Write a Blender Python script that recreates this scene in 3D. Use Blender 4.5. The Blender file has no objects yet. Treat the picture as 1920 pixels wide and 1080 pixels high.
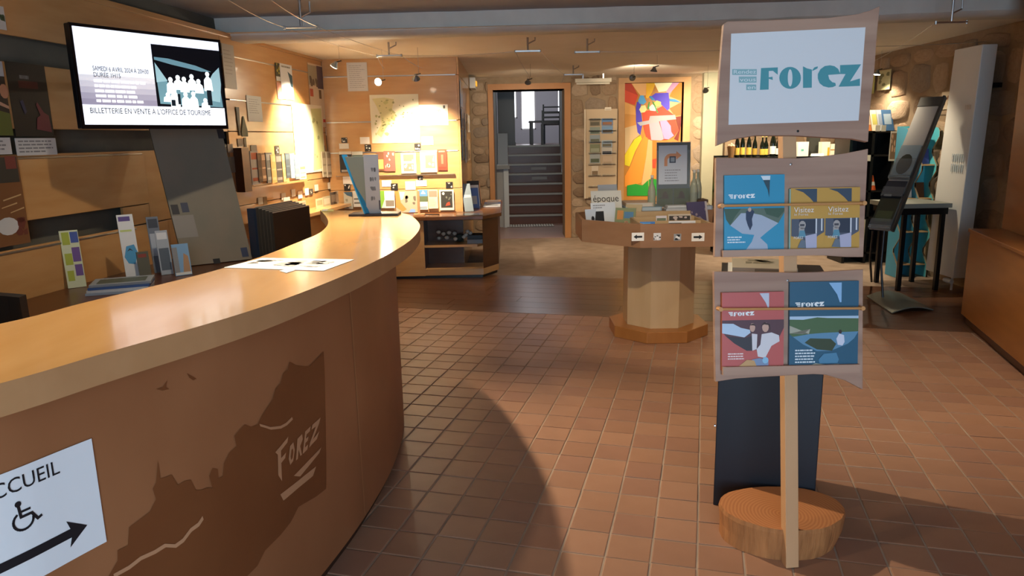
import bpy, bmesh, math, random
import numpy as np
from mathutils import Vector, Matrix
from mathutils.geometry import delaunay_2d_cdt
random.seed(7)
S = bpy.context.scene
COL = S.collection
# ------------------------------------------------------------------ camera
FPX, CAMH, PITCH, ROLL = 1350.0, 1.45, math.atan(280/1350.0), 0.02
_R = np.array([1, 0, 0.]); _U = np.array([0, math.sin(PITCH), math.cos(PITCH)]); _F = np.array([0, math.cos(PITCH), -math.sin(PITCH)])
_X = math.cos(ROLL)*_R - math.sin(ROLL)*_U
_Y = math.sin(ROLL)*_R + math.cos(ROLL)*_U
_C = np.array([0, 0, CAMH])
cd = bpy.data.cameras.new('camera'); cd.sensor_width = 36.0; cd.lens = FPX/1920*36.0; cd.clip_start = .05; cd.clip_end = 100
cam = bpy.data.objects.new('camera', cd); COL.objects.link(cam)
cam.matrix_world = Matrix(((_X[0], _Y[0], -_F[0], _C[0]), (_X[1], _Y[1], -_F[1], _C[1]), (_X[2], _Y[2], -_F[2], _C[2]), (0, 0, 0, 1)))
S.camera = cam
# ------------------------------------------------------------------ world, light, exposure
S.view_settings.view_transform = 'Standard'; S.view_settings.look = 'None'
S.view_settings.gamma = 1.0; S.view_settings.use_curve_mapping = False
S.view_settings.exposure = 0.0
W = bpy.data.worlds.new('sky'); S.world = W; W.use_nodes = True
W.node_tree.nodes['Background'].inputs[0].default_value = (.80, .90, 1.0, 1); W.node_tree.nodes['Background'].inputs[1].default_value = 2.2

def light(kind, name, loc, target, power, color, size=.03, **kw):
    l = bpy.data.lights.new(name, kind); l.energy = power; l.color = color
    if kind == 'AREA':
        l.shape = 'RECTANGLE'; l.size, l.size_y = size
    elif kind == 'SPOT':
        l.shadow_soft_size = size; l.spot_size = math.radians(kw.get('cone', 80)); l.spot_blend = kw.get('blend', .5)
    else: l.shadow_soft_size = size
    o = bpy.data.objects.new(name, l); COL.objects.link(o); o.location = loc
    d = Vector(target) - Vector(loc); o.rotation_euler = d.to_track_quat('-Z', 'Y').to_euler()
    return o
WARM = (1.0, .82, .58); DAY = (.52, .76, 1.0)
# daylight through the glazed entrance behind the camera
light('AREA', 'entrance_daylight', (.2, -2.55, 1.25), (.3, 4, .9), 120, DAY, size=(2.6, 2.1))
# added fill light under the upper room ceiling, brightens walls and stair hall
light('AREA', 'upper_room_fill', (.4, 16.4, 3.75), (.4, 16.3, 1.3), 70, (.86, .93, 1.0), size=(2.6, 2.0))

# ------------------------------------------------------------------ picture-to-place helpers (used only to find real positions)
def ray(x, y): return ((x-960)/FPX)*_X + ((540-y)/FPX)*_Y + _F
def Z(x, y, z=0.0):
    d = ray(x, y); return Vector(_C + d*((z-CAMH)/d[2]))
def Y(x, y, yy):
    d = ray(x, y); return Vector(_C + d*(yy/d[1]))
def PL(x, y, p0, n):
    d = ray(x, y); n = np.array(n); return Vector(_C + d*(((np.array(p0)-_C) @ n)/(d @ n)))
def proj(P):
    q = np.array(P)-_C; w = q @ _F
    return (960+FPX*(q @ _X)/w, 540-FPX*(q @ _Y)/w, w)
# ------------------------------------------------------------------ materials
def lin(c):
    if isinstance(c, str):
        c = c.lstrip('#'); c = [int(c[i:i+2], 16)/255 for i in (0, 2, 4)]
    return [x/12.92 if x <= .04045 else ((x+.055)/1.055)**2.4 for x in c]
_mats = {}
def M(name, col='#888888', rough=.55, metal=0, noise=None, scale=8, amt=.25, bump=0, spec=.5, emit=0, trans=0, alpha=1, stretch=None, detail=4, coat=0, ior=1.45):
    """principled material; noise = second colour mixed by a noise texture in object space"""
    if name in _mats: return _mats[name]
    m = bpy.data.materials.new(name); m.use_nodes = True; nt = m.node_tree; b = nt.nodes['Principled BSDF']
    c = lin(col)+[1]
    b.inputs['Base Color'].default_value = c; b.inputs['Roughness'].default_value = rough; b.inputs['Metallic'].default_value = metal
    b.inputs['Specular IOR Level'].default_value = spec; b.inputs['Transmission Weight'].default_value = trans; b.inputs['Alpha'].default_value = alpha
    b.inputs['Coat Weight'].default_value = coat; b.inputs['Coat Roughness'].default_value = .08; b.inputs['IOR'].default_value = ior
    if emit:
        b.inputs['Emission Color'].default_value = c; b.inputs['Emission Strength'].default_value = emit
    if noise or bump:
        tc = nt.nodes.new('ShaderNodeTexCoord'); mp = nt.nodes.new('ShaderNodeMapping'); nz = nt.nodes.new('ShaderNodeTexNoise')
        nt.links.new(tc.outputs['Object'], mp.inputs[0]); nt.links.new(mp.outputs[0], nz.inputs['Vector'])
        mp.inputs['Scale'].default_value = stretch or (1, 1, 1)
        nz.inputs['Scale'].default_value = scale; nz.inputs['Detail'].default_value = detail
        if noise:
            r = nt.nodes.new('ShaderNodeValToRGB'); mx = nt.nodes.new('ShaderNodeMix'); mx.data_type = 'RGBA'
            r.color_ramp.elements[0].position = .5-amt; r.color_ramp.elements[1].position = .5+amt
            nt.links.new(nz.outputs['Fac'], r.inputs[0]); nt.links.new(r.outputs[0], mx.inputs['Factor'])
            mx.inputs['A'].default_value = c; mx.inputs['B'].default_value = lin(noise)+[1]
            nt.links.new(mx.outputs['Result'], b.inputs['Base Color'])
        if bump:
            bp = nt.nodes.new('ShaderNodeBump'); bp.inputs['Strength'].default_value = bump; bp.inputs['Distance'].default_value = .02
            nt.links.new(nz.outputs['Fac'], bp.inputs['Height']); nt.links.new(bp.outputs[0], b.inputs['Normal'])
    _mats[name] = m; return m
_pc = {}
def P(col, rough=.5, emit=0):
    """plain printed colour"""
    k = (col, rough, emit)
    if k not in _pc: _pc[k] = M('print_%s_%d_%d' % (col.lstrip('#'), rough*100, emit*100), col, rough, emit=emit)
    return _pc[k]
def rings_material():
    m = bpy.data.materials.new('stump_top'); m.use_nodes = True; nt = m.node_tree; b = nt.nodes['Principled BSDF']; b.inputs['Roughness'].default_value = .7
    tc = nt.nodes.new('ShaderNodeTexCoord'); w = nt.nodes.new('ShaderNodeTexWave'); w.wave_type = 'RINGS'; w.rings_direction = 'Z'
    w.inputs['Scale'].default_value = 26; w.inputs['Distortion'].default_value = 1.6; w.inputs['Detail'].default_value = 2; w.inputs['Detail Scale'].default_value = .6
    r = nt.nodes.new('ShaderNodeValToRGB'); r.color_ramp.elements[0].color = lin('#a8683a')+[1]; r.color_ramp.elements[1].color = lin('#b97a48')+[1]
    nt.links.new(tc.outputs['Object'], w.inputs[0]); nt.links.new(w.outputs['Fac'], r.inputs[0]); nt.links.new(r.outputs[0], b.inputs['Base Color']); return m
wood_honey = M('honey_birch_panel', '#cb9f6a', .32, noise='#bb8a52', scale=3, stretch=(1, 1, 6), amt=.3, coat=.45)
wood_top = M('counter_top_wood', '#d6a86e', .17, noise='#c59357', scale=2.2, stretch=(5, 1, 1), amt=.35, coat=.35)
wood_edge = M('counter_edge_wood', '#bd9066', .4, noise='#a97d53', scale=6, amt=.3)
wood_body = M('counter_body_wood', '#a4704b', .38, noise='#8d5b3a', scale=2.5, stretch=(1, 1, .7), amt=.3)
wood_mural = M('burnt_wood_inlay', '#6f4023', .42, noise='#7a4a2a', scale=4, amt=.3)
wood_mural_light = M('pale_inlay', '#b98a66', .5)
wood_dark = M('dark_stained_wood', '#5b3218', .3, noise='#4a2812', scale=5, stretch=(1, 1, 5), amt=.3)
wood_mid = M('mid_brown_wood', '#a8703c', .35, noise='#96602f', scale=4, stretch=(4, 1, 1), amt=.3)
wood_pale = M('pale_pine', '#c9a077', .5, noise='#b98c62', scale=5, stretch=(1, 1, .3), amt=.3)
wood_table = M('table_wood', '#a07a5c', .4, noise='#906a4c', scale=4, stretch=(1, 1, 4), amt=.3)
wood_column = M('beech_column', '#cbb08a', .45, noise='#bd9f76', scale=3, stretch=(3, 3, .6), amt=.3)
wood_board = M('sawn_board', '#b99883', .55, noise='#937060', scale=3.2, stretch=(.4, 1, 5), amt=.25)
wood_cabinet = M('right_panel_wood', '#a97036', .35, noise='#98612c', scale=3, stretch=(1, 1, 5), amt=.3)
plaster = M('cream_plaster', '#d5cbb6', .9, noise='#cabfa8', scale=5, amt=.3, bump=.15)
ceil_grey = M('grey_ceiling', '#a9acb0', .9, noise='#9ea1a5', scale=4, amt=.3, bump=.1)
beam_mat = M('painted_beam', '#d8d8d2', .8, noise='#c9c9c4', scale=6, amt=.3, bump=.2)
concrete = M('rough_grey_wall', '#6d6a60', .9, noise='#55544c', scale=4, amt=.35, bump=.5)
mortar = M('lime_mortar', '#a08b72', .95, noise='#8d7860', scale=12, amt=.3, bump=.4)
stoneA = [M('granite_%d' % i, c, .9, noise=d, scale=9, amt=.35, bump=.45) for i, (c, d) in enumerate([('#a58c72', '#8b735b'), ('#b29a80', '#957c64'), ('#8f7862', '#75604c'), ('#b8a28a', '#a08a72'), ('#9a8a7a', '#83725f')])]
metal = M('brushed_steel', '#b9b9b9', .3, 1)
metal_dark = M('dark_metal', '#2a2a2c', .4, .6)
black = M('black_lacquer', '#0d0e11', .35)
black_panel = M('black_laminate', '#151a24', .45)
white_paint = M('white_enamel', '#d5d8d6', .45)
paper = M('white_paper', '#f0f0ec', .7)
acrylic = M('clear_acrylic', '#f2f6f6', .06, trans=.92, ior=1.2)
glass_clear = M('clear_glass', '#f4f8f4', .04, trans=.95, ior=1.4)
glass_green = M('dark_bottle_glass', '#0c120b', .12, trans=.0, coat=.6)
lamp_glow = M('lamp_glow', '#fff0d2', emit=18)
window_glass = M('window_glass', '#ffffff', .02, trans=1, ior=1.02)
# ------------------------------------------------------------------ mesh helpers
_off = {}
class MB:
    def __init__(s): s.v = []; s.f = []; s.m = []
    def add(s, vs, fs, mi=0):
        n = len(s.v); s.v += [tuple(p) for p in vs]; s.f += [tuple(i+n for i in f) for f in fs]; s.m += [mi]*len(fs); return s
    def hexa(s, p, mi=0):
        return s.add(p, [(3, 2, 1, 0), (4, 5, 6, 7), (0, 1, 5, 4), (1, 2, 6, 5), (2, 3, 7, 6), (3, 0, 4, 7)], mi)
    def box(s, a, b, mi=0):
        x0, y0, z0 = a; x1, y1, z1 = b
        return s.hexa([(x0, y0, z0), (x1, y0, z0), (x1, y1, z0), (x0, y1, z0), (x0, y0, z1), (x1, y0, z1), (x1, y1, z1), (x0, y1, z1)], mi)
    def slab(s, fr, u0, v0, u1, v1, d0, d1, mi=0):
        """box in a frame: u right, v up, d out"""
        return s.hexa([fr(u, v, d) for d in (d0, d1) for (u, v) in ((u0, v0), (u1, v0), (u1, v1), (u0, v1))], mi)
    def prism(s, fr, pts, d0, d1, mi=0):
        n = len(pts); a = [fr(u, v, d0) for u, v in pts]; b = [fr(u, v, d1) for u, v in pts]
        fs = [tuple(range(n, 2*n)), tuple(range(n-1, -1, -1))] + [(i, (i+1) % n, n+(i+1) % n, n+i) for i in range(n)]
        return s.add(a+b, fs, mi)
    def flat(s, fr, pts, d, mi=0):
        return s.add([fr(u, v, d) for u, v in pts], [tuple(range(len(pts)))], mi)
    def tube(s, path, r, seg=8, mi=0, cap=True):
        path = [Vector(p) for p in path]; rs = r if isinstance(r, (list, tuple)) else [r]*len(path); vs = []; fs = []
        up = None
        for i, p in enumerate(path):
            t = (path[min(i+1, len(path)-1)]-path[max(i-1, 0)]).normalized()
            if up is None: up = t.orthogonal().normalized()
            up = (up - t*up.dot(t)).normalized(); w = t.cross(up)
            vs += [p + (up*math.cos(2*math.pi*k/seg)+w*math.sin(2*math.pi*k/seg))*rs[i] for k in range(seg)]
        for i in range(len(path)-1):
            fs += [(i*seg+k, i*seg+(k+1) % seg, (i+1)*seg+(k+1) % seg, (i+1)*seg+k) for k in range(seg)]
        if cap: fs += [tuple(range(seg-1, -1, -1)), tuple(range(len(vs)-seg, len(vs)))]
        return s.add(vs, fs, mi)
    def lathe(s, c, prof, seg=16, axis=(0, 0, 1), mi=0):
        c = Vector(c); ax = Vector(axis).normalized(); u = ax.orthogonal().normalized(); w = ax.cross(u); vs = []; fs = []
        for r, z in prof: vs += [c+ax*z+(u*math.cos(2*math.pi*k/seg)+w*math.sin(2*math.pi*k/seg))*r for k in range(seg)]
        for i in range(len(prof)-1): fs += [(i*seg+k, i*seg+(k+1) % seg, (i+1)*seg+(k+1) % seg, (i+1)*seg+k) for k in range(seg)]
        fs += [tuple(range(seg-1, -1, -1)), tuple(range(len(vs)-seg, len(vs)))]
        return s.add(vs, fs, mi)
def frame(o, u, v=(0, 0, 1)):
    o = Vector(o); u = Vector(u).normalized(); v = Vector(v); v = (v-u*v.dot(u)).normalized(); n = u.cross(v)
    f = lambda a, b, d=0: o+u*a+v*b+n*d
    f.o, f.u, f.v, f.n = o, u, v, n
    return f
def tag(o, label=None, cat=None, group=None, kind=None):
    if label: o['label'] = label
    if cat: o['category'] = cat
    if group: o['group'] = group
    if kind: o['kind'] = kind
    return o
def obj(name, mb, mats, parent=None, loc=None, smooth=False, bevel=0):
    if not isinstance(mats, (list, tuple)): mats = [mats]
    if parent is not None: loc = _off[parent.name]
    elif loc is None:
        a = np.array([tuple(p) for p in mb.v]); loc = Vector(((a[:, 0].min()+a[:, 0].max())/2, (a[:, 1].min()+a[:, 1].max())/2, a[:, 2].min()))
    loc = Vector(loc)
    me = bpy.data.meshes.new(name); me.from_pydata([tuple(Vector(p)-loc) for p in mb.v], [], mb.f)
    for m in mats: me.materials.append(m)
    me.polygons.foreach_set('material_index', mb.m)
    if smooth is not False:
        me.polygons.foreach_set('use_smooth', [True]*len(mb.f))
        if smooth is not True: me.set_sharp_from_angle(angle=math.radians(smooth))
    me.update()
    o = bpy.data.objects.new(name, me); COL.objects.link(o)
    if parent is not None: o.parent = parent
    else: o.location = loc
    _off[o.name] = loc
    if bevel:
        b = o.modifiers.new('bevel', 'BEVEL'); b.width = bevel; b.segments = 2; b.limit_method = 'ANGLE'
    return o
def thing(name, label, cat, loc, group=None):
    o = bpy.data.objects.new(name, None); o.empty_display_size = .1; COL.objects.link(o); o.location = loc; _off[o.name] = Vector(loc)
    return tag(o, label, cat, group)
def struct(name, mb, mat, label=None, **kw): return tag(obj(name, mb, mat, **kw), label, kind='structure')
_txt = {}
def text_geo(s, size=1.0):
    """flat outline of a line of lettering: list of (x,y), faces, width"""
    if s not in _txt:
        c = bpy.data.curves.new('t', 'FONT'); c.body = s; c.resolution_u = 3; o = bpy.data.objects.new('t', c); COL.objects.link(o)
        bpy.context.view_layer.update()
        me = bpy.data.meshes.new_from_object(o.evaluated_get(bpy.context.evaluated_depsgraph_get()))
        _txt[s] = ([(v.co.x, v.co.y) for v in me.vertices], [tuple(p.vertices) for p in me.polygons])
        bpy.data.objects.remove(o); bpy.data.curves.remove(c); bpy.data.meshes.remove(me)
    v, f = _txt[s]; w = max(p[0] for p in v)*size
    return [(x*size, y*size) for x, y in v], f, w
def add_text(mb, fr, s, u, v, size, d=.001, width=None, mi=0, shear=0):
    vs, fs, w = text_geo(s, size)
    k = width/w if width else 1
    mb.add([fr(u+x*k+shear*y, v+y, d) for x, y in vs], fs, mi); return mb
def arc(cx, cy, r, a0, a1, n=14, ry=None):
    ry = ry or r
    return [(cx+r*math.cos(math.radians(a0+(a1-a0)*i/n)), cy+ry*math.sin(math.radians(a0+(a1-a0)*i/n))) for i in range(n+1)]
def sheet(name, label, cat, fr, w, h, t, mat, prints=(), group=None, bow=0):
    """a leaflet, card or book standing in a frame whose origin is its lower left corner; prints = (part name, material, list of polygons in 0..1)"""
    mb = MB().slab(fr, 0, 0, w, h, -t, 0)
    o = tag(obj(name, mb, mat, loc=fr(w/2, 0, -t/2)), label, cat, group)
    for i, (pn, pm, polys) in enumerate(prints): put_polys(pn, pm, polys, o, fr, w, h, .0006+.0003*i)
    return o
def put_polys(pn, pm, polys, o, fr, w, h, d, u0=0, v0=0):
    """flat print on a sheet; a few pieces are parts of their own, small print stays together"""
    groups = [[p] for p in polys] if len(polys) <= 3 else [polys]
    for g in groups:
        q = MB()
        for p in g: q.flat(fr, [(u0+a*w, v0+b*h) for a, b in p], d)
        k = obj(pn, q, pm, parent=o)
        if len(g) > 1: k['kind'] = 'stuff'
def R4(a, b, c, d): return [(a, b), (c, b), (c, d), (a, d)]
def lines(x0, y0, x1, y1, n, seed=0, fill=.45):
    """rows of illegible small print"""
    r = random.Random(seed); out = []; st = (y1-y0)/n
    for i in range(n):
        y = y1-st*(i+.5); x = x0; end = x1-(x1-x0)*r.random()*.35
        while x < end:
            wd = (x1-x0)*r.uniform(.06, .2); out.append(R4(x, y-st*fill/2, min(x+wd, end), y+st*fill/2)); x += wd+(x1-x0)*.025
    return out
def blobs(seed, n, x0=0, y0=0, x1=1, y1=1, s=.25):
    r = random.Random(seed); out = []
    for i in range(n):
        cx, cy = r.uniform(x0, x1), r.uniform(y0, y1); k = r.randint(5, 8); rr = s*r.uniform(.5, 1)
        out.append([(min(max(cx+rr*r.uniform(.6, 1.2)*math.cos(2*math.pi*j/k), x0), x1), min(max(cy+rr*r.uniform(.5, 1)*math.sin(2*math.pi*j/k), y0), y1)) for j in range(k)])
    return out
# ================================================================== SETTING
CEIL = 2.30
TA = math.radians(15.0)
TD = Vector((math.sin(TA), math.cos(TA), 0)); TE = Vector((math.cos(TA), -math.sin(TA), 0))
def tde(e, d, z=0): return TE*e+TD*d+Vector((0, 0, z))
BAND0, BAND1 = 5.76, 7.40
floor = struct('floor', MB().box((-4.2, -2.6, -.1), (5.2, 12.6, -.003)), M('grout', '#ab9683', .9, noise='#8b7867', scale=6, amt=.3), 'terracotta tiled floor with pale joints')
# rear floor: large beige tiles, seen too far away to tell apart
# clip the rear floor to the room
rear = MB(); a, b = tde(-3.5, BAND1, -.004), tde(3.36, BAND1, -.004)
rear.add([a, b, (5.2, b.y, -.004), (5.2, 12.5, -.004), (-4.2, 12.5, -.004), (-4.2, a.y, -.004)], [(0, 1, 2, 3, 4, 5)])
obj('rear_floor', rear, M('beige_floor', '#b99a6c', .3, noise='#b29264', scale=1.2, amt=.5), parent=floor)
# band of darker brown boards across the floor
plank_mats = [M('dark_band_board_%d' % i, c, .28, noise=d, scale=5, stretch=(.4, 1, 1), amt=.3) for i, (c, d) in enumerate([('#74503a', '#644430'), ('#7a553d', '#694732'), ('#6d4a35', '#5e3f2b')])]
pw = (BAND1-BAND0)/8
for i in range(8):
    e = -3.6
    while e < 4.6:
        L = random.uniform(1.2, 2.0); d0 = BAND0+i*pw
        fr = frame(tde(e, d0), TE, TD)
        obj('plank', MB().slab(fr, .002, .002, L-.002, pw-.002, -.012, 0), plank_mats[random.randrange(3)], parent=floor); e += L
# terracotta tiles
tile_mats = [M('terracotta_%d' % i, c, .42, noise=d, scale=7, amt=.35, bump=.06) for i, (c, d) in enumerate([('#a0785f', '#946c54'), ('#9b735c', '#8f6851'), ('#a37b62', '#986f57'), ('#99715c', '#8d6652')])]
TP = .1575
def tile_geo(fr, w):
    g, b = .0036, .003; vs = []
    for q, d in ((g, -.006), (g, -.0012), (g+b, 0)): vs += [fr(q, q, d), fr(w-q, q, d), fr(w-q, w-q, d), fr(q, w-q, d)]
    fs = [(8, 9, 10, 11)]
    for l in (0, 4): fs += [(l+i, l+(i+1) % 4, l+4+(i+1) % 4, l+4+i) for i in range(4)]
    return vs, fs
tile_me = []
for m in tile_mats:
    me = bpy.data.meshes.new('tile'); v, f = tile_geo(frame(-TE*TP/2-TD*TP/2, TE, TD), TP); me.from_pydata([tuple(p) for p in v], [], f); me.materials.append(m); tile_me.append(me)
e0 = Z(1308, 1009).dot(TE)
cand = []
for i in range(-34, 26):
    for j in range(0, 60):
        d = BAND0-TP*(j+.5); e = e0+TP*(i+.5)
        if d < -2.4: continue
        c = tde(e, d); vis = False; k = 99
        if c.y > .6:
            x, y, w = proj(c); vis = -60 < x < 1980 and 300 < y < 1120; k = w
            if vis and (c.x < -.55 and c.y < 4.4) : vis = False
        cand.append((0 if vis else 1, k, c))
cand.sort(key=lambda t: (t[0], t[1]))
rest = MB(); fo = _off['floor']
for n, (nv, k, c) in enumerate(cand):
    mi = random.randrange(4); ang = random.uniform(-.006, .006); dz = random.uniform(-.0012, .0012)
    if n < 300:
        o = bpy.data.objects.new('tile', tile_me[mi]); COL.objects.link(o); o.parent = floor; o.location = c-fo+Vector((0, 0, dz)); o.rotation_euler = (0, 0, ang)
    else:
        v, f = tile_geo(frame(c-TE*TP/2-TD*TP/2+Vector((0, 0, dz)), TE, TD), TP); rest.add(v, f, mi)
tag(obj('tile_field', rest, tile_mats, parent=floor), kind='stuff')
# ---- left wall: grey rough wall faced with honey panels
LA = math.radians(7.8)
LW0 = Vector((-1.984, 8.0, 0)); LWB = Vector((-math.sin(LA), -math.cos(LA), 0)); LWN = Vector((math.cos(LA), -math.sin(LA), 0))
lwf = frame(LW0-LWN*.10, -LWB)        # u runs towards the far corner (negative going back)
def lw(x, y, off=0):
    p = PL(x, y, LW0+LWN*off, LWN); return (-(p-LW0).dot(LWB), p.z)
wall_left = struct('wall_left', MB().slab(lwf, -10.9, -.1, .5, 2.55, -.25, 0), concrete, 'rough grey wall behind honey wood panels')
LF = frame(LW0, -LWB)                  # frame on the panel face
def lpanel(u0, z0, u1, z1, d=0, name='wood_panel', m=None):
    return obj(name, MB().slab(LF, u0, z0, u1, z1, -.02+d, d), m or wood_honey, parent=wall_left, bevel=.003)
lpanel(-10.8, 2.02, -2.07, 2.30); lpanel(-2.065, 1.81, 0, 2.30)
lpanel(-10.8, 1.55, -2.07, 1.885); lpanel(-2.065, 1.555, 0, 1.80)
lpanel(-10.8, 1.075, -3.18, 1.42); lpanel(-2.065, 1.075, 0, 1.55)
lpanel(-3.17, .945, -2.07, 1.42, -.012)
lpanel(-10.8, .02, -3.0, .94); lpanel(-2.995, .02, 0, .94, -.004); lpanel(-2.06, .945, 0, 1.07, -.002)
lpanel(-3.44, .945, -3.175, 1.07, -.012)
lpanel(-10.8, 2.29, .02, 2.325, .015, 'top_rail'); 
for z, u0, u1 in ((1.805, -2.0, -.05), (1.40, -10.5, -3.2), (.925, -4.6, -3.35), (2.15, -2.4, -.1)): lpanel(u0, z-.006, u1, z+.006, .004, 'metal_strip', metal)
# ---- alcove wall with the map
MY = 8.0
wall_alcove = struct('wall_alcove', MB().box((-2.6, MY+.02, -.1), (-.545, MY+.25, 2.42)), mortar, 'alcove wall behind honey wood panels')
AF = frame((0, MY, 0), (1, 0, 0))      # u = world x, v = z, d towards camera
def apanel(u0, z0, u1, z1, d=0, name='wood_panel', m=None): return obj(name, MB().slab(AF, u0, z0, u1, z1, -.03+d, d), m or wood_honey, parent=wall_alcove, bevel=.003)
apanel(-1.98, 2.135, -.545, 2.36); apanel(-1.98, 1.66, -.545, 2.13); apanel(-1.98, 1.335, -.545, 1.655); apanel(-1.98, .93, -.545, 1.33); apanel(-1.98, .02, -.545, .925)
for z in (2.132, 1.657, 1.332): apanel(-1.97, z-.007, -.56, z+.007, .004, 'metal_strip', metal)
# end face of that wall, running back to the stone wall
EF = frame((-.54, MY, 0), (0, 1, 0))
wall_return = struct('wall_return', MB().box((-.75, MY+.24, -.1), (-.545, 10.6, 2.42)), mortar, 'wooden return wall beside the stair doorway')
for z0, z1 in ((.02, .93), (.935, 1.66), (1.665, 2.13), (2.135, 2.36)):
    obj('wood_panel', MB().slab(EF, 0, z0, 2.05, z1, -.005, .015), wood_honey, parent=wall_return, bevel=.003)
# ---- rear stone wall with doorway and stained glass
BY = 10.6
DX0, DX1, DZ = -.22, .80, 2.13
GX0, GX1, GZ0, GZ1 = 1.66, 2.50, .50, 2.19
mb = MB()
for x0, x1, z0, z1 in ((-.75, DX0, -.1, 2.45), (DX0, DX1, DZ, 2.45), (DX1, GX0, -.1, 2.45), (GX0, GX1, -.1, GZ0), (GX0, GX1, GZ1, 2.45), (GX1, 5.0, -.1, 2.45)):
    mb.box((x0, BY, z0), (x1, BY+.45, z1))
wall_back = struct('wall_back', mb, mortar, 'rubble stone wall with doorway')
rocks = []
for i in range(10):
    r = random.Random(i); n = 9; pts = []
    for k in range(n):
        a = 2*math.pi*k/n; c, s_ = math.cos(a), math.sin(a); q = max(abs(c), abs(s_))**.75
        pts.append((.5*c/q*r.uniform(.85, 1), .5*s_/q*r.uniform(.85, 1)))
    me = bpy.data.meshes.new('stone'); vs = [(x, y, 0) for x, y in pts]+[(x*.93, y*.93, .6) for x, y in pts]+[(x*.72+r.uniform(-.03, .03), y*.72, 1) for x, y in pts]+[(0, 0, 1.08)]
    fs = [(k, (k+1) % n, n+(k+1) % n, n+k) for k in range(n)]+[(n+k, n+(k+1) % n, 2*n+(k+1) % n, 2*n+k) for k in range(n)]+[(2*n+k, 2*n+(k+1) % n, 3*n) for k in range(n)]
    me.from_pydata(vs, [], fs); me.materials.append(stoneA[i % 5]); me.polygons.foreach_set('use_smooth', [True]*len(fs)); rocks.append(me)
def stones(parent, fr, u0, v0, u1, v1, seed, sz=.2, depth=.03):
    r = random.Random(seed); v = v0
    while v < v1-.03:
        h = min(sz*r.uniform(.6, 1.25), v1-v); u = u0
        while u < u1-.03:
            w = min(sz*r.uniform(.8, 2.0), u1-u)
            o = bpy.data.objects.new('stone', rocks[r.randrange(10)]); COL.objects.link(o); o.parent = parent
            c = fr(u+w/2, v+h/2+r.uniform(-.015, .015), -.004)-_off[parent.name]
            rot = Matrix((fr.u, fr.v, fr.n)).transposed().to_4x4()
            o.matrix_local = Matrix.Translation(c) @ rot @ Matrix.Rotation(r.uniform(-.1, .1), 4, 'Z') @ Matrix.Diagonal((w*.96, h*.96, depth*r.uniform(.5, 1.2), 1))
            u += w
        v += h
BFm = frame((0, BY, 0), (1, 0, 0))
stones(wall_back, BFm, -.54, .0, DX0-.06, 2.3, 1, .17); stones(wall_back, BFm, DX1+.08, 0, GX0-.1, 2.3, 2, .2); stones(wall_back, BFm, GX1+.12, .5, 3.9, 2.3, 3, .26)
# door casing
mb = MB().box((DX0-.07, BY-.03, 0), (DX0, BY+.47, DZ+.08)).box((DX1, BY-.03, 0), (DX1+.09, BY+.47, DZ+.08)).box((DX0-.07, BY-.031, DZ), (DX1+.09, BY+.47, DZ+.081))
trim_2 = struct('trim_2', mb, M('casing_wood', '#bb8552', .5, noise='#a8733f', scale=4, stretch=(1, 1, .3)), 'plain wooden casing around stair doorway')
# ---- right walls
RX = 4.25
wall_right = struct('wall_right', MB().box((RX, 5.0, -.1), (RX+.3, 11.0, 2.45)).box((4.02, 4.9, -.1), (RX+.3, 5.5, 2.45)), mortar, 'rubble stone wall behind the radiator')
RF = frame((RX, 10.6, 0), (0, -1, 0))
stones(wall_right, RF, .0, .5, 5.0, 2.28, 5, .27)
# ---- wall and entrance behind the viewer
mb = MB().box((-4.4, -2.4, -.1), (-1.2, -2.15, 2.6)).box((1.6, -2.4, -.1), (4.6, -2.15, 2.6)).box((-1.2, -2.4, 2.3), (1.6, -2.15, 2.6))
wall_front = struct('wall_front', mb, plaster, 'plaster wall with entrance opening')
wall_entry = struct('wall_entry', MB().box((4.4, -2.4, -.1), (4.65, 5.2, 2.6)), plaster, 'plaster wall beside the entrance')
# ---- ceilings and beam
BQ0, BQ1 = Vector((-3.6, 6.15, 0)), Vector((5.0, 5.72, 0))
bx = (BQ1-BQ0).normalized(); byy = Vector((-bx.y, bx.x, 0))
mb = MB().add([(-4.6, -2.5, 2.44), (4.8, -2.5, 2.44), (4.8, 6.1, 2.44), (-4.6, 6.4, 2.44)], [(0, 1, 2, 3)])
mb.add([(-4.6, -2.5, 2.6), (4.8, -2.5, 2.6), (4.8, 6.1, 2.6), (-4.6, 6.4, 2.6)], [(3, 2, 1, 0)])
ceiling = struct('ceiling', mb, ceil_grey, 'grey plaster ceiling over the reception')
mb = MB().add([(-4.6, 6.1, 2.32), (4.8, 5.8, 2.32), (4.8, 11.2, 2.30), (-4.6, 11.2, 2.30)], [(0, 1, 2, 3)])
obj('rear_ceiling', mb, M('cream_ceiling', '#ece6da', .9, noise='#e2dbcb', scale=3, amt=.3, bump=.1), parent=ceiling)
mb = MB(); n = 40; prof = []
for i in range(n+1):
    t = i/n; p = BQ0.lerp(BQ1, t); r = random.Random(i)
    w1, w2, zz = r.uniform(-.012, .012), r.uniform(-.012, .012), 2.268+.045*t+r.uniform(-.006, .006)
    prof += [p+byy*(-.0+w1)+Vector((0, 0, 2.46)), p+byy*(0.02+w1)+Vector((0, 0, zz+.03)), p+byy*(.06+w1)+Vector((0, 0, zz)), p+byy*(.30+w2)+Vector((0, 0, zz)), p+byy*(.34+w2)+Vector((0, 0, zz+.03)), p+byy*.36+Vector((0, 0, 2.46))]
mb.add(prof, [(i*6+k, (i+1)*6+k, (i+1)*6+k+1, i*6+k+1) for i in range(n) for k in range(5)])
trim_1 = struct('trim_1', mb, beam_mat, 'pale grey painted ceiling beam', smooth=40)
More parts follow.
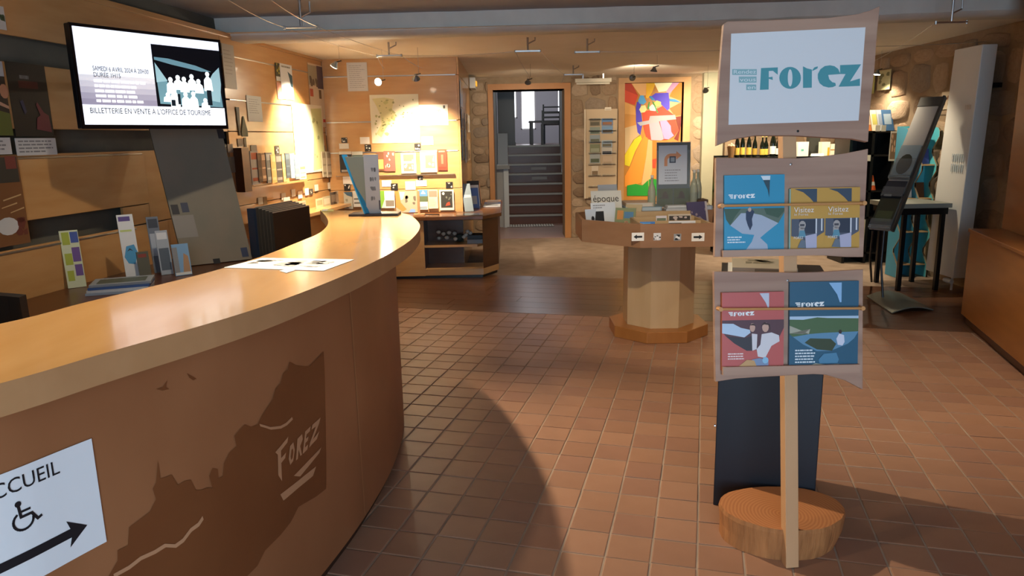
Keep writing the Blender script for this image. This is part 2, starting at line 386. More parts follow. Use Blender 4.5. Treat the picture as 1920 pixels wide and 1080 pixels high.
#@@DETAIL
# ================================================================== RECEPTION COUNTER
CT, CTH = 1.05, .06
def catmull(pts, n=8):
    out = []; p = [pts[0]]+list(pts)+[pts[-1]]
    for i in range(1, len(p)-2):
        for k in range(n):
            t = k/n; out.append(tuple(.5*((2*p[i][c])+(-p[i-1][c]+p[i+1][c])*t+(2*p[i-1][c]-5*p[i][c]+4*p[i+1][c]-p[i+2][c])*t*t+(-p[i-1][c]+3*p[i][c]-3*p[i+1][c]+p[i+2][c])*t**3) for c in (0, 1)))
    out.append(tuple(pts[-1])); return out
outer = catmull([(-1.78, .02), (-1.36, .52), (-1.09, .88), (-.895, 1.198), (-.811, 1.37), (-.667, 1.658), (-.575, 1.92), (-.492, 2.271), (-.44, 2.606), (-.413, 2.958), (-.424, 3.34), (-.470, 3.635), (-.558, 3.964), (-.675, 4.20)], 6)
inner = catmull([(-2.15, .62), (-1.72, 1.02), (-1.42, 1.34), (-1.198, 1.635), (-1.124, 1.853), (-1.04, 2.07), (-.965, 2.295), (-.907, 2.567), (-.875, 2.961), (-.866, 3.253), (-.914, 3.595), (-1.007, 3.938), (-1.15, 4.36)], 6)
def offset(pts, d):
    out = []
    for i, p in enumerate(pts):
        a = Vector(pts[max(i-1, 0)]); b = Vector(pts[min(i+1, len(pts)-1)]); t = (b-a).normalized(); out.append((p[0]-t.y*d, p[1]+t.x*d))
    return out
GF = frame((0, 0, 0), (1, 0, 0), (0, 1, 0))
counter = thing('reception_counter', 'curved honey wood reception counter with a burnt landscape scene on its front', 'counter', (-.95, 2.2, 0))
top_poly = outer+inner[::-1]
n = len(top_poly)
mb = MB(); mb.add([(x, y, CT-CTH) for x, y in top_poly]+[(x, y, CT) for x, y in top_poly], [tuple(range(n-1, -1, -1))]+[(i, (i+1) % n, n+(i+1) % n, n+i) for i in range(n)], 1)
mb.add([(x, y, CT) for x, y in top_poly], [tuple(range(n))], 0)
obj('counter_top', mb, [wood_top, wood_edge], parent=counter)
bo = offset(outer, .125)[:-2]; bi = offset(inner, -.07)[:-3]
bp = bo+bi[::-1]; n = len(bp)
mb = MB().prism(GF, bp, .05, CT-CTH)
obj('counter_body', mb, wood_body, parent=counter, smooth=35)
kp = offset(outer, .15)[:-2]+offset(inner, -.10)[:-3][::-1]
obj('plinth', MB().prism(GF, kp, 0, .05), M('plinth_dark', '#3a2418', .6), parent=counter)
# surface coordinates of the curved front
bos = [0]
for i in range(1, len(bo)): bos.append(bos[-1]+(Vector(bo[i])-Vector(bo[i-1])).length)
def BS(s, z, off=0):
    s = min(max(s, 0), bos[-1]-1e-4); i = max(k for k in range(len(bos)-1) if bos[k] <= s); t = (s-bos[i])/(bos[i+1]-bos[i])
    a, b = Vector(bo[i]), Vector(bo[i+1]); p = a.lerp(b, t); d = (b-a).normalized()
    return Vector((p.x+d.y*off, p.y-d.x*off, z))
def to_body(x, y):
    d = ray(x, y); best = None
    for i in range(len(bo)-1):
        a, b = np.array(bo[i]), np.array(bo[i+1]); m = np.array([[d[0], a[0]-b[0]], [d[1], a[1]-b[1]]])
        try: t, q = np.linalg.solve(m, a)
        except Exception: continue
        if t > 0 and -.001 <= q <= 1.001 and (best is None or t < best[0]): best = (t, bos[i]+q*(bos[i+1]-bos[i]))
    if best is None: return (bos[-1], .5)
    return (best[1], CAMH+best[0]*d[2])
def body_poly(mb, pts, off, grid=.03):
    """polygon in (s,z) laid on the curved front"""
    dense = []
    for i, p in enumerate(pts):
        q = pts[(i+1) % len(pts)]; m = max(1, int(abs(q[0]-p[0])/.02))
        dense += [(p[0]+(q[0]-p[0])*j/m, p[1]+(q[1]-p[1])*j/m) for j in range(m)]
    pts = dense; k = len(pts); xs = [p[0] for p in pts]; zs = [p[1] for p in pts]; V = [Vector(p) for p in pts]; E_ = [(i, (i+1) % k) for i in range(k)]
    a = math.floor(min(xs)/grid)*grid
    while a < max(xs):
        b = math.floor(min(zs)/.1)*.1+.001
        while b < max(zs): V.append(Vector((a+.0007, b))); b += .1
        a += grid
    vo, eo, fo_, *_r = delaunay_2d_cdt(V, E_, [list(range(k))], 1, 1e-5)
    used = sorted({i for f in fo_ for i in f}); ix = {v: i for i, v in enumerate(used)}
    mb.add([BS(vo[i].x, vo[i].y, off) for i in used], [tuple(ix[i] for i in (f if (vo[f[1]]-vo[f[0]]).cross(vo[f[2]]-vo[f[0]]) > 0 else f[::-1])) for f in fo_]); return mb
zc = lambda x, y: to_body(x/2.077, 560+y/2.077)
mural = [(420, 1080), (455, 1020), (455, 980), (495, 960), (500, 890), (540, 860), (580, 830), (605, 780), (592, 740), (605, 715), (612, 630), (622, 700), (640, 695), (665, 685), (690, 725), (715, 710), (740, 705), (760, 745), (780, 745), (805, 735), (825, 738), (812, 690), (825, 660), (845, 665), (848, 700), (865, 690), (870, 640), (890, 600), (918, 575), (910, 535), (930, 510), (950, 490), (975, 500), (1000, 490), (1020, 450), (1040, 420), (1060, 390), (1070, 350), (1090, 330), (1100, 290), (1118, 275), (1125, 245), (1150, 260), (1200, 265), (1225, 240), (1258, 205), (1262, 300), (1265, 450), (1268, 600), (1268, 740), (1230, 770), (1160, 810), (1130, 870), (1090, 920), (1030, 980), (1000, 1040), (960, 1080), (930, 1130), (385, 1130)]
obj('burnt_landscape', body_poly(MB(), [zc(*p) for p in mural], .0022), wood_mural, parent=counter)
def ribbon(path, w):
    l = [(x-w*.3, y-w) for x, y in path]; r = [(x+w*.3, y+w) for x, y in path]; return l+r[::-1]
obj('pale_stroke', body_poly(MB(), [zc(*p) for p in ribbon([(440, 1078), (500, 1045), (545, 1010), (600, 985), (640, 960), (680, 962), (710, 940), (740, 900), (770, 878), (787, 852)], 7)], .0034), wood_mural_light, parent=counter)
obj('pale_stroke', body_poly(MB(), [zc(*p) for p in ribbon([(1008, 492), (1030, 498), (1050, 505), (1090, 500), (1112, 488), (1135, 465)], 5)], .0034), wood_mural_light, parent=counter)
obj('pale_stroke', body_poly(MB(), [zc(*p) for p in [(1140, 690), (1200, 628), (1248, 578), (1240, 600), (1200, 650), (1165, 692)]], .0034), wood_mural_light, parent=counter)
obj('pale_stroke', body_poly(MB(), [zc(*p) for p in [(1088, 762), (1100, 786), (1160, 735), (1215, 690), (1228, 652), (1180, 690), (1130, 730)]], .0034), wood_mural_light, parent=counter)
# brushed capitals FOREZ
glyph = {'F': [[(0, 1), (1, 1.22), (.92, 1.02), (.42, .9), (.40, .62), (.8, .68), (.72, .5), (.38, .44), (.34, -.25), (.06, .1), (.16, .85)]],
         'O': [[(.1, .35), (.3, .8), (.7, .85), (.9, .5), (.7, .1), (.3, .05)], [(.32, .38), (.45, .62), (.62, .62), (.68, .45), (.58, .25), (.4, .22)]],
         'R': [[(.1, 0), (.2, .85), (.75, .9), (.9, .65), (.6, .45), (.95, .0), (.7, .02), (.42, .36), (.36, 0)]],
         'E': [[(.1, 0), (.2, .9), (.9, .95), (.85, .75), (.42, .72), (.4, .55), (.75, .56), (.7, .4), (.38, .38), (.36, .2), (.85, .2), (.8, 0)]],
         'Z': [[(.05, .75), (.1, .95), (.95, 1.0), (.9, .75), (.45, .22), (1.15, .35), (1.0, .05), (.05, 0), (.08, .2), (.55, .74)]]}
def q2(u, v):
    A, B, C, D = (1078, 700), (1232, 548), (1250, 458), (1068, 598)
    return tuple((1-u)*(1-v)*A[c]+u*(1-v)*B[c]+u*v*C[c]+(1-u)*v*D[c] for c in (0, 1))
for i, ch in enumerate('FOREZ'):
    for j, g in enumerate(glyph[ch]):
        x0, wd = [0, .26, .44, .61, .78][i], [.28, .18, .18, .17, .2][i]
        poly = [zc(*q2(x0+a*wd, b)) for a, b in g]
        if j == 0: obj('letter', body_poly(MB(), poly, .0036), wood_mural_light, parent=counter)
        else: hole = poly
obj('letter_counter', body_poly(MB(), hole, .0046), wood_mural, parent=counter)
for pts in ([(605, 352), (630, 345), (648, 318), (643, 345), (655, 352), (630, 358)], [(725, 290), (740, 300), (762, 312), (750, 318), (735, 308)]): obj('burnt_bird', body_poly(MB(), [zc(*p) for p in pts], .0022), wood_mural, parent=counter)
s0 = to_body(661, 640)[0]
obj('panel_joint', body_poly(MB(), [(s0, .06), (s0+.006, .06), (s0+.006, .985), (s0, .985)], .0022), wood_edge, parent=counter)
# ---- ACCUEIL sheet taped to the counter front
(sr, zt), (sr2, zb) = to_body(176, 819), to_body(192, 1018)
sr = (sr+sr2)/2; sw = .36
mb = MB(); body_poly(mb, [(sr-sw, zb), (sr, zb), (sr, zt), (sr-sw, zt)], .0036); nf = len(mb.v)
sign = tag(obj('paper_sign', mb, P('#e3e6ea', .6)), 'white paper sign with ACCUEIL, wheelchair symbol and arrow on the counter front', 'sign')
ink = P('#17161c', .6)
def on_sign(pts, mb): return body_poly(mb, pts, .0046)
tr, tb = to_body(110, 886), to_body(110, 862)
cap = abs(tb[1]-tr[1])*1.12; mb = MB(); vs, fs, w = text_geo('ACCUEIL', cap/.69)
k = .9
mb.add([BS(tr[0]-w*k+x*k, tr[1]+y, .0046) for x, y in vs], fs)
obj('accueil_lettering', mb, ink, parent=sign)
hx, hz = to_body(31, 945); fx, fz = to_body(72, 992); u_ = (fx-hx)*.9
def stroke(pts, w):
    out = MB()
    for (a, b), (c, d) in zip(pts[:-1], pts[1:]):
        t = Vector((c-a, d-b)).normalized(); q = Vector((-t.y, t.x))*w/2; e = t*w*.35
        on_sign([(a-e.x-q.x, b-e.y-q.y), (c+e.x-q.x, d+e.y-q.y), (c+e.x+q.x, d+e.y+q.y), (a-e.x+q.x, b-e.y+q.y)], out)
    return out
mb = MB(); on_sign(arc(hx, hz, u_*.22, 0, 360, 14)[:-1], mb)
for st in (stroke([(hx+.00*u_, hz-.2*u_), (hx+.06*u_, hz-1.0*u_), (hx+.78*u_, hz-1.0*u_), (hx+1.12*u_, hz-1.6*u_), (hx+1.36*u_, hz-1.5*u_)], u_*.2), stroke([(hx+.1*u_, hz-.62*u_), (hx+.68*u_, hz-.62*u_)], u_*.17),
           stroke(arc(hx+.18*u_, hz-1.3*u_, u_*.66, 125, 360, 16), u_*.17)): mb.add(st.v, st.f)
obj('wheelchair_symbol', mb, ink, parent=sign)
ax, az = to_body(161, 983); bx_, bz = to_body(40, 1046); h = .016
mb = MB(); on_sign([(ax, bz*.5+az*.5), (ax-.042, (az+bz)/2+.030), (ax-.036, (az+bz)/2+h*.62), (ax-.31, (az+bz)/2+h*.62), (ax-.31, (az+bz)/2-h*.62), (ax-.036, (az+bz)/2-h*.62), (ax-.042, (az+bz)/2-.030)], mb)
obj('arrow', mb, ink, parent=sign)
# ---- printed sheet lying on the counter
pz = CT+.001
cs = [Z(420, 502, pz), Z(492, 484, pz), Z(664, 487, pz), Z(607, 508, pz)]
mb = MB().add(cs+[c+Vector((0, 0, .0012)) for c in cs], [(0, 1, 2, 3), (7, 6, 5, 4), (0, 4, 5, 1), (1, 5, 6, 2), (2, 6, 7, 3), (3, 7, 4, 0)])
fs = tag(obj('printed_sheet', mb, paper), 'white sheet with black drawings lying flat on the counter top', 'paper')
def qd(u, v): return cs[0].lerp(cs[3], u).lerp(cs[1].lerp(cs[2], u), v)+Vector((0, 0, .0022))
mb = MB()
def qpoly(pts): mb.add([qd(*p) for p in pts], [tuple(range(len(pts)))])
for i in range(3):
    c = .2+.28*i
    for j, p in enumerate(blobs(40+i, 8, c-.12, .25, c+.12, .8, .13)): qpoly(p)
obj('drawings', mb, P('#2b2b2e'), parent=fs)
cs2 = [Z(524, 508, pz), Z(540, 504, pz), Z(553, 507, pz), Z(537, 512, pz)]
tag(obj('paper_slip', MB().add(cs2+[c+Vector((0, 0, .0007)) for c in cs2], [(0, 1, 2, 3), (7, 6, 5, 4), (0, 4, 5, 1), (1, 5, 6, 2), (2, 6, 7, 3), (3, 7, 4, 0)]), paper), 'small white paper slip poking out from under the counter sheet', 'paper')
# ---- desk along the left wall behind the counter
DZK = .67
desk = thing('back_desk', 'dark brown desk ledge along the panelled wall behind the counter', 'desk', LW0+LWB*3.4+LWN*.2)
obj('desk_top', MB().slab(LF, -5.6, DZK-.04, -2.0, DZK, .004, .78), wood_dark, parent=desk, bevel=.004)
for u in (-5.4, -3.8, -2.1): obj('desk_support', MB().slab(LF, u, 0, u+.03, DZK-.04, .01, .5), wood_dark, parent=desk)
# ---- television
tA, tB = Y(155, 243, 3.9), Y(428, 243, 4.66); tA.z = tB.z = 1.545
TF = frame(tA, (tB-tA).normalized()); TW = (tB-tA).length; TH = .535
tv = thing('television', 'black flat television showing an event slide, mounted on the panelled wall', 'television', tA.lerp(tB, .5))
obj('housing', MB().slab(TF, 0, 0, TW, TH, -.05, -.004), black, parent=tv, bevel=.006)
mb = MB()
for a in ((0, 0, TW, .022), (0, TH-.016, TW, TH), (0, .022, .014, TH-.016), (TW-.014, .022, TW, TH-.016)): mb.slab(TF, *a, -.004, .004)
obj('bezel', mb, M('tv_bezel', '#07070c', .25), parent=tv)
su0, sv0, sw_, sh = .014, .022, TW-.028, TH-.038
scr = obj('screen', MB().slab(TF, su0, sv0, su0+sw_, sv0+sh, -.004, .001), M('screen_white', '#eaf1ff', .2, emit=.95), parent=tv)
def sp(pts): return [(su0+a*sw_, sv0+b*sh) for a, b in pts]
def scr_part(name, polys, mat, d):
    put_polys(name, mat, polys, scr, TF, sw_, sh, d, su0, sv0)
for i, c in enumerate(('#e6e8f2', '#d2d3e2', '#bcbccf', '#a5a4bb', '#9593ad')): scr_part('slide_shade', [R4(0, .52-.062*(i+1), .488, .52-.062*i)], P(c, .3, .62), .0014)
scr_part('slide_photo', [R4(.488, .21, 1, .90)], P('#080c14', .3, .6), .0014)
scr_part('photo_light', [[(.5, .76), (.60, .755), (.80, .70), (.92, .64), (.84, .635), (.62, .69), (.5, .73)], [(.51, .24), (.5, .62), (.60, .45), (.72, .43), (.98, .45), (.99, .22)]], P('#6f9cac', .3, .6), .0018)
scr_part('photo_wall', [[(.86, .45), (.93, .62), (.985, .7), (.99, .5), (.97, .28), (.88, .3)], [(.5, .70), (.5, .48), (.58, .5)]], P('#9cc4d0', .3, .7), .0021)
ppl = []
for x, y, h in ((.60, .43, .16), (.655, .47, .14), (.70, .45, .15), (.76, .48, .16), (.81, .44, .14), (.885, .5, .2), (.62, .30, .2), (.70, .27, .16), (.76, .27, .18), (.57, .30, .08), (.85, .24, .1)):
    ppl += [arc(x, y+h*.55, .017, 0, 360, 8, .03)[:-1], [(x-.035, y-h*.45), (x+.035, y-h*.45), (x+.03, y+h*.2), (x, y+h*.5), (x-.03, y+h*.2)]]
scr_part('photo_people', ppl, P('#eefaff', .3, 1.1), .0025)
scr_part('photo_trousers', [R4(.868, .24, .905, .42), R4(.64, .24, .66, .36), R4(.59, .22, .62, .29)], P('#17222c', .3, .5), .0028)
mb = MB(); add_text(mb, TF, 'SAMEDI 6 AVRIL 2024 À 20H30', su0+.09*sw_, sv0+.565*sh, .034, .0032, width=.36*sw_); add_text(mb, TF, 'DURÉE 1H15', su0+.09*sw_, sv0+.50*sh, .034, .0032, width=.17*sw_)
obj('slide_date', mb, P('#20202c', .4, .05), parent=scr)
mb = MB()
for i, wd in enumerate((.36, .29, .33, .37, .34)):
    for p in lines(.09, .445-.052*i, .09+wd, .475-.052*i, 1, i+3, .9): mb.flat(TF, sp(p), .0022)
obj('slide_text', mb, P('#ffffff', .3, 1.2), parent=scr)
mb = MB(); add_text(mb, TF, "BILLETTERIE EN VENTE À L'OFFICE DE TOURISME", su0+.04*sw_, sv0+.12*sh, .042, .0032, width=.84*sw_)
obj('slide_ticker', mb, P('#18181e', .4, .03), parent=scr)
obj('bracket', MB().slab(TF, TW*.35, TH*.35, TW*.6, TH*.65, -.09, -.05).tube([TF(TW*.47, TH*.5, -.08), LF(-3.35, TH*.5+1.545, .01)], .022), metal_dark, parent=tv)
# ---- leaning slate slab
b0, b1 = Z(345, 500, DZK+.002), Z(472, 486, DZK+.002)
def lwp(x, y, off): return PL(x, y, LW0+LWN*off, LWN)
t0, t1 = lwp(279, 240, .05), lwp(413, 240, .10)
nn = (b1-b0).cross(t0-b0).normalized(); 
if nn.dot(Vector((0, -1, 0))) < 0: nn = -nn
t1 = PL(413, 240, b0, nn)
mb = MB().hexa([b0-nn*.012, b1-nn*.012, t1-nn*.012, t0-nn*.012, b0+nn*.012, b1+nn*.012, t1+nn*.012, t0+nn*.012])
slab = tag(obj('slate_slab', mb, M('grey_schist', '#75756a', .75, noise='#8d8070', scale=3.5, amt=.3, bump=.35, stretch=(1, 1, .7))), 'large grey stone slab leaning on the wall under the television', 'stone slab')
def slp(u, v): return b0.lerp(b1, u).lerp(t0.lerp(t1, u), v)+nn*.0135
for (u, v), c in zip(((.02, .44), (.16, .45), (.42, .03), (.86, .09), (.93, .985)), ('#2b2b30', '#3c4256', '#1c1c1f', '#3b4560', '#2c2c34')):
    du, dv = .10, .07; obj('sticker', MB().add([slp(u, v-dv), slp(u+du, v-dv), slp(u+du, v), slp(u, v)], [(0, 1, 2, 3)]), P(c), parent=slab)
u, v = .02, .36; obj('note', MB().add([slp(0, .20), slp(.30, .2), slp(.30, .36), slp(0, .36)], [(0, 1, 2, 3)]), P('#8b8782'), parent=slab)
# ================================================================== DISPLAY STAND (right foreground)
DB = Vector((.93, 2.2, 0)); DF = frame(DB, (1, 0, 0), (0, .13, 1))
def dsp(x, y, off=0):
    p = PL(x, y, DB+DF.n*off, DF.n)-DB; return (p.dot(DF.u), p.dot(DF.v))
stand = thing('display_stand', 'rustic wooden display stand with three wavy boards on a post set in a log slice', 'display stand', (.95, 2.35, 0))
# log slice
mb = MB(); n = 40; rr = random.Random(4); rad = [1+.03*math.sin(3*a*2*math.pi/n)+rr.uniform(-.012, .012) for a in range(n)]
def ringp(sc, z, sx=.222, sy=.162, dx=0, dy=0): return [(.968+dx+sx*sc*rad[k]*math.cos(2*math.pi*k/n), 2.40+dy+sy*sc*rad[k]*math.sin(2*math.pi*k/n), z) for k in range(n)]
lay = [ringp(.93, 0, dx=-.01), ringp(.97, .05), ringp(1.0, .105), ringp(.985, .12)]
for i in range(3): mb.add(lay[i]+lay[i+1], [(k, (k+1) % n, n+(k+1) % n, n+k) for k in range(n)], 1)
mb.add(lay[3], [tuple(range(n))], 0); mb.add(lay[0], [tuple(range(n-1, -1, -1))], 1)
rm = rings_material()
log = obj('log_slice', mb, [rm, M('bark_wood', '#b57a48', .8, noise='#8c5a32', scale=14, stretch=(3, 3, .4), amt=.2, bump=.5)], parent=stand, smooth=50)
for p in [(1475, 1065), (1498, 1063), (1492, 258), (1466, 258)]: pass
pq = [dsp(*p) for p in [(1474, 1066), (1498, 1064), (1493, 150), (1467, 150)]]
obj('post', MB().prism(DF, pq, -.045, 0), wood_pale, parent=stand, bevel=.002)
boards = [[(1344, 273), (1375, 261), (1417, 254), (1487, 254), (1556, 258), (1598, 260), (1628, 266), (1632, 200), (1640, 130), (1645, 60), (1650, 11), (1630, 20), (1609, 26), (1556, 33), (1459, 37), (1364, 40), (1357, 45), (1350, 130), (1346, 200)],
          [(1340, 482), (1409, 479), (1475, 479), (1542, 479), (1587, 482), (1619, 482), (1622, 400), (1628, 279), (1587, 287), (1542, 293), (1498, 296.5), (1453, 296.5), (1343, 295.5), (1342, 400)],
          [(1341.7, 716), (1380, 710), (1416, 707.5), (1464, 705), (1525, 701.5), (1549, 703), (1585, 713.6), (1618, 731), (1618, 600), (1618.6, 505), (1537, 510), (1488.5, 511), (1416, 510), (1339, 509), (1340, 600)]]
bobj = [obj('board', MB().prism(DF, [dsp(*p, off=.022) for p in b], 0, .022), wood_board, parent=stand, bevel=.002) for b in boards]
def rod(a, b, par, off=.052):
    A, B = DF(*dsp(*a, off=off), off), DF(*dsp(*b, off=off), off)
    o = obj('rod', MB().tube([A, B], .0042), M('rod_wood', '#c78f58', .5), parent=par)
    for p in (A, B): obj('peg', MB().tube([p-DF.n*.03, p+DF.n*.006], .0075, 8), M('rod_wood'), parent=par)
rod((1354, 386), (1620, 381), bobj[1]); rod((1351, 580), (1617, 578), bobj[2])
for (a, b), par in ((((1356, 469), (1612, 477)), bobj[1]), (((1356, 688), (1613, 699)), bobj[2])):
    u0, v1 = dsp(*a, off=.05); u1, v0 = dsp(*b, off=.05); obj('ledge', MB().slab(DF, u0, v0, u1, v1-.001, .0221, .05), wood_board, parent=par)
for (x, y), par in (((1483, 308), bobj[1]), ((1496, 246), bobj[0]), ((1477, 526), bobj[2])):
    p = DF(*dsp(x, y, .023), .023); obj('screw', MB().lathe(p, [(.004, 0), (.004, .0012), (.002, .002)], 8, DF.n), metal_dark if par is bobj[0] else metal, parent=par)
# white FOREZ sheet: outline shapes cut as lettering
def dquad(a, b, off):
    u0, v1 = dsp(*a, off=off); u1, v0 = dsp(*b, off=off); return u0, v0, u1, v1
wq = [dsp(*p, off=.024) for p in [(1366, 234), (1610, 226), (1623, 51), (1371, 63)]]
wsheet = tag(obj('poster_sheet', MB().prism(DF, wq, .0225, .0237), P('#dfe2e6', .6)), 'white sheet reading Rendez-vous en FOREZ pinned to the top board', 'poster')
def wp(u, v): return tuple((1-u)*(1-v)*wq[0][c]+u*(1-v)*wq[1][c]+u*v*wq[2][c]+(1-u)*v*wq[3][c] for c in (0, 1))
teal = P('#4f9aa6', .6)
# zoomed coordinates of the letters in the photograph region (1320,0) at 3.6x
def z5(x, y): return dsp(1320+x/3.6, y/3.6, .024)
L5 = [[(385, 460), (498, 455), (497, 505), (465, 478), (437, 480), (437, 522), (462, 518), (464, 540), (437, 532), (436, 604), (377, 607)],
      [(668, 448), (695, 462), (728, 470), (727, 592), (668, 594)], [(733, 470), (745, 455), (768, 448), (766, 462), (745, 473), (730, 480)],
      [(918, 440), (1060, 434), (985, 550), (1052, 530), (1052, 580), (908, 586), (955, 500), (918, 500)]]
mb = MB()
for g in L5: mb.flat(DF, [z5(*p) for p in g][::-1], .0246)
ce = arc(840, 515, 73, 0, 360, 28)[:-1]
ep = [(835+.0*0, 500)]
circ = arc(845, 515, 74, -20, -340, 26, 72)
mb.flat(DF, [z5(*p) for p in [(920, 440+60), (905, 465), (880, 447), (850, 441), (815, 446), (785, 468), (768, 500), (768, 530), (780, 562), (805, 582), (840, 591), (870, 588), (890, 578), (886, 560), (865, 555), (845, 535), (838, 506)]][::-1], .0246)
for k in range(28):
    a0, a1 = 2*math.pi*k/28, 2*math.pi*(k+1)/28; f = lambda a, rx, ry: z5(581+rx*math.cos(a), 526+ry*math.sin(a))
    mb.flat(DF, [f(a0, 73, 74), f(a1, 73, 74), f(a1, 16, 58), f(a0, 16, 58)][::-1], .0246)
obj('forez_logo', mb, teal, parent=wsheet)
mb = MB(); mt = MB()
for (x0, y0, x1, y1), tx in (((190, 467, 356, 506), 'Rendez'), ((235, 517, 354, 558), 'vous'), ((285, 571, 352, 609), 'en')):
    mb.flat(DF, [z5(x0, y1), z5(x1, y1), z5(x1, y0), z5(x0, y0)], .0246)
    p0 = z5(x0+6, y1-7); p1 = z5(x1-6, y1-7); add_text(mt, DF, tx, p0[0], p0[1], (z5(x0, y0)[1]-z5(x0, y1)[1])*.95, .0252, width=p1[0]-p0[0])
obj('rendez_vous_block', mb, P('#8fb9bf', .6), parent=wsheet); obj('rendez_vous_lettering', mt, P('#e6edf0', .6), parent=wsheet)
# brochures on the boards
CE5 = [(920, 500), (905, 465), (880, 447), (850, 441), (815, 446), (785, 468), (768, 500), (768, 530), (780, 562), (805, 582), (840, 591), (870, 588), (890, 578), (886, 560), (865, 555), (845, 535), (838, 506)]
def forez_shapes(q, fr, u, v, w, h, d):
    t = lambda x, y: (u+(x-377)/683*w, v+(607-y)/173*h)
    for g in L5+[CE5]: q.flat(fr, [t(*p) for p in g][::-1], d)
    for k in range(14):
        a0, a1 = 2*math.pi*k/14, 2*math.pi*(k+1)/14; f = lambda a, rx, ry: t(581+rx*math.cos(a), 526+ry*math.sin(a))
        q.flat(fr, [f(a0, 73, 74), f(a1, 73, 74), f(a1, 16, 58), f(a0, 16, 58)][::-1], d)
def brochure(name, label, a, b, t, col, side=None, off=.0225, group=None):
    u0, v0, u1, v1 = dquad(a, b, off+t); fr = frame(DF(u0, v0, off+t), DF.u, DF.v)
    mb = MB().slab(fr, 0, 0, u1-u0, v1-v0, -t, 0)
    o = tag(obj(name, mb, P(col, .45)), label, 'brochure', group); return o, fr, u1-u0, v1-v0
def prints(o, fr, w, h, items):
    for i, (pn, c, polys) in enumerate(items):
        put_polys(pn, P(c, .5), polys, o, fr, w, h, .0005+.0003*i)
def logo(o, fr, w, h, u, v, ww, c='#eef2f4'):
    """small FOREZ logo"""
    q = MB(); hh = ww*.17
    for i in range(3): q.flat(fr, R4(u+.012*ww*i*3, v+hh*(.75-.33*i), u+ww*.17, v+hh*(.98-.33*i)), .0016)
    forez_shapes(q, fr, u+ww*.2, v, ww*.8, hh*1.05, .0016); k = obj('forez_logo', q, P(c, .5), parent=o); k['kind'] = 'stuff'
bt, fr, w, h = brochure('brochure', 'turquoise square brochure with a climber photo on the middle board', (1358, 329), (1470, 469), .010, '#2f93b8')
half = arc(.5, .56, .5, 180, 360, 16, .36)
prints(bt, fr, w, h, [('cover_photo', '#5d6f62', [[(0, .56), (.03, .42), (.1, .34), (.3, .23), (.5, .21), (.72, .25), (.9, .36), (1, .50), (1, .56)]]), ('pale_rocks', '#a9b4c6', [[(.1, .34), (.28, .5), (.45, .5), (.62, .47), (.85, .38), (.9, .36), (.72, .25), (.6, .17), (.72, .08), (.73, .01), (.36, .01), (.46, .12), (.5, .21), (.3, .23)]]),
    ('foliage', '#3f5a4a', [[(0, .56), (.03, .42), (.1, .34), (.18, .46), (.28, .56)], [(.66, .56), (.7, .48), (.9, .43), (1, .52), (1, .56)]]), ('climber', '#2a3a55', [[(.36, .42), (.36, .52), (.44, .555), (.5, .52), (.46, .42), (.47, .34), (.43, .27), (.39, .34)]]), ('helmet', '#c2a79a', [arc(.42, .545, .03, 0, 360, 8)[:-1]]),
    ('corner_photo', '#2c4a58', [[(.62, .97), (.755, .97), (.745, .7), (.72, .8)]]), ('corner_sky', '#d6e2ea', [[(.6, .985), (.76, .985), (.755, .93), (.64, .93)]]), ('small_print', '#dfeaf0', lines(.05, .10, .36, .2, 3, 5, .5))])
logo(bt, fr, w, h, .07*w, .69*h, .44*w)
for k, ((a, b), extra, lb) in enumerate(((((1483, 353), (1546, 467)), 1, 'yellow Visitez brochure beside the turquoise one on the middle board'), (((1547, 352), (1611, 465)), 0, 'yellow Visitez brochure at the right end of the middle board'))):
    o, fr, w, h = brochure('brochure', lb, a, b, .012, '#c79a4a')
    obj('page_block', MB().slab(fr, -.004, .001, 0, h-.002, -.011, -.001), P('#8fb2a8' if extra else '#8a9fae'), parent=o)
    prints(o, fr, w, h, [('top_photo', '#3b4c5e', [[(.1, .985), (.76, .985), (.76, .77), (.66, .77), (.55, .84), (.36, .93)]]), ('cover_photo', '#525a6a', [[(.02, .5), (.98, .5), (.98, .28), (.8, .22), (.6, .12), (.4, .15), (.2, .2), (.02, .22)]]), ('dark_doorway', '#323b4c', [R4(.25, .26, .72, .49)]),
        ('photographer', '#a9a3a0', [arc(.34, .40, .1, 0, 360, 10, .07)[:-1], R4(.24, .26, .4, .36)]), ('camera_body', '#4a4a52', [R4(.27, .38, .40, .415)]), ('torso', '#5f93a8', [[(.22, .2), (.45, .2), (.4, .31), (.26, .31)]]), ('open_map', '#b5b4cc', [[(.42, .22), (.76, .26), (.76, .02), (.45, .02)]]), ('window_frame', '#d8dce2', [R4(.72, .26, .76, .5), R4(.88, .3, .92, .5)]), ('photo_edge', '#6a7684', [[(.2, .03), (.45, .02), (.42, .15), (.3, .16)]])])
    q = MB(); add_text(q, fr, 'Visitez', .08*w, .605*h, .024, .004, width=.58*w); obj('title', q, P('#efe9e2'), parent=o)
    q = MB(); add_text(q, fr, 'le Forez', .08*w, .555*h, .011, .004, width=.42*w); obj('subtitle', q, P('#e6ddd0'), parent=o)
    q = MB(); add_text(q, fr, 'FOREZ', .08*w, .235*h-.012, .011, .004, width=.28*w); obj('forez_logo', q, P('#f2ede6'), parent=o)
o, fr, w, h = brochure('brochure', 'coral red brochure with two people eating, on the lowest board', (1354, 549), (1469, 687), .014, '#bf5f5c')
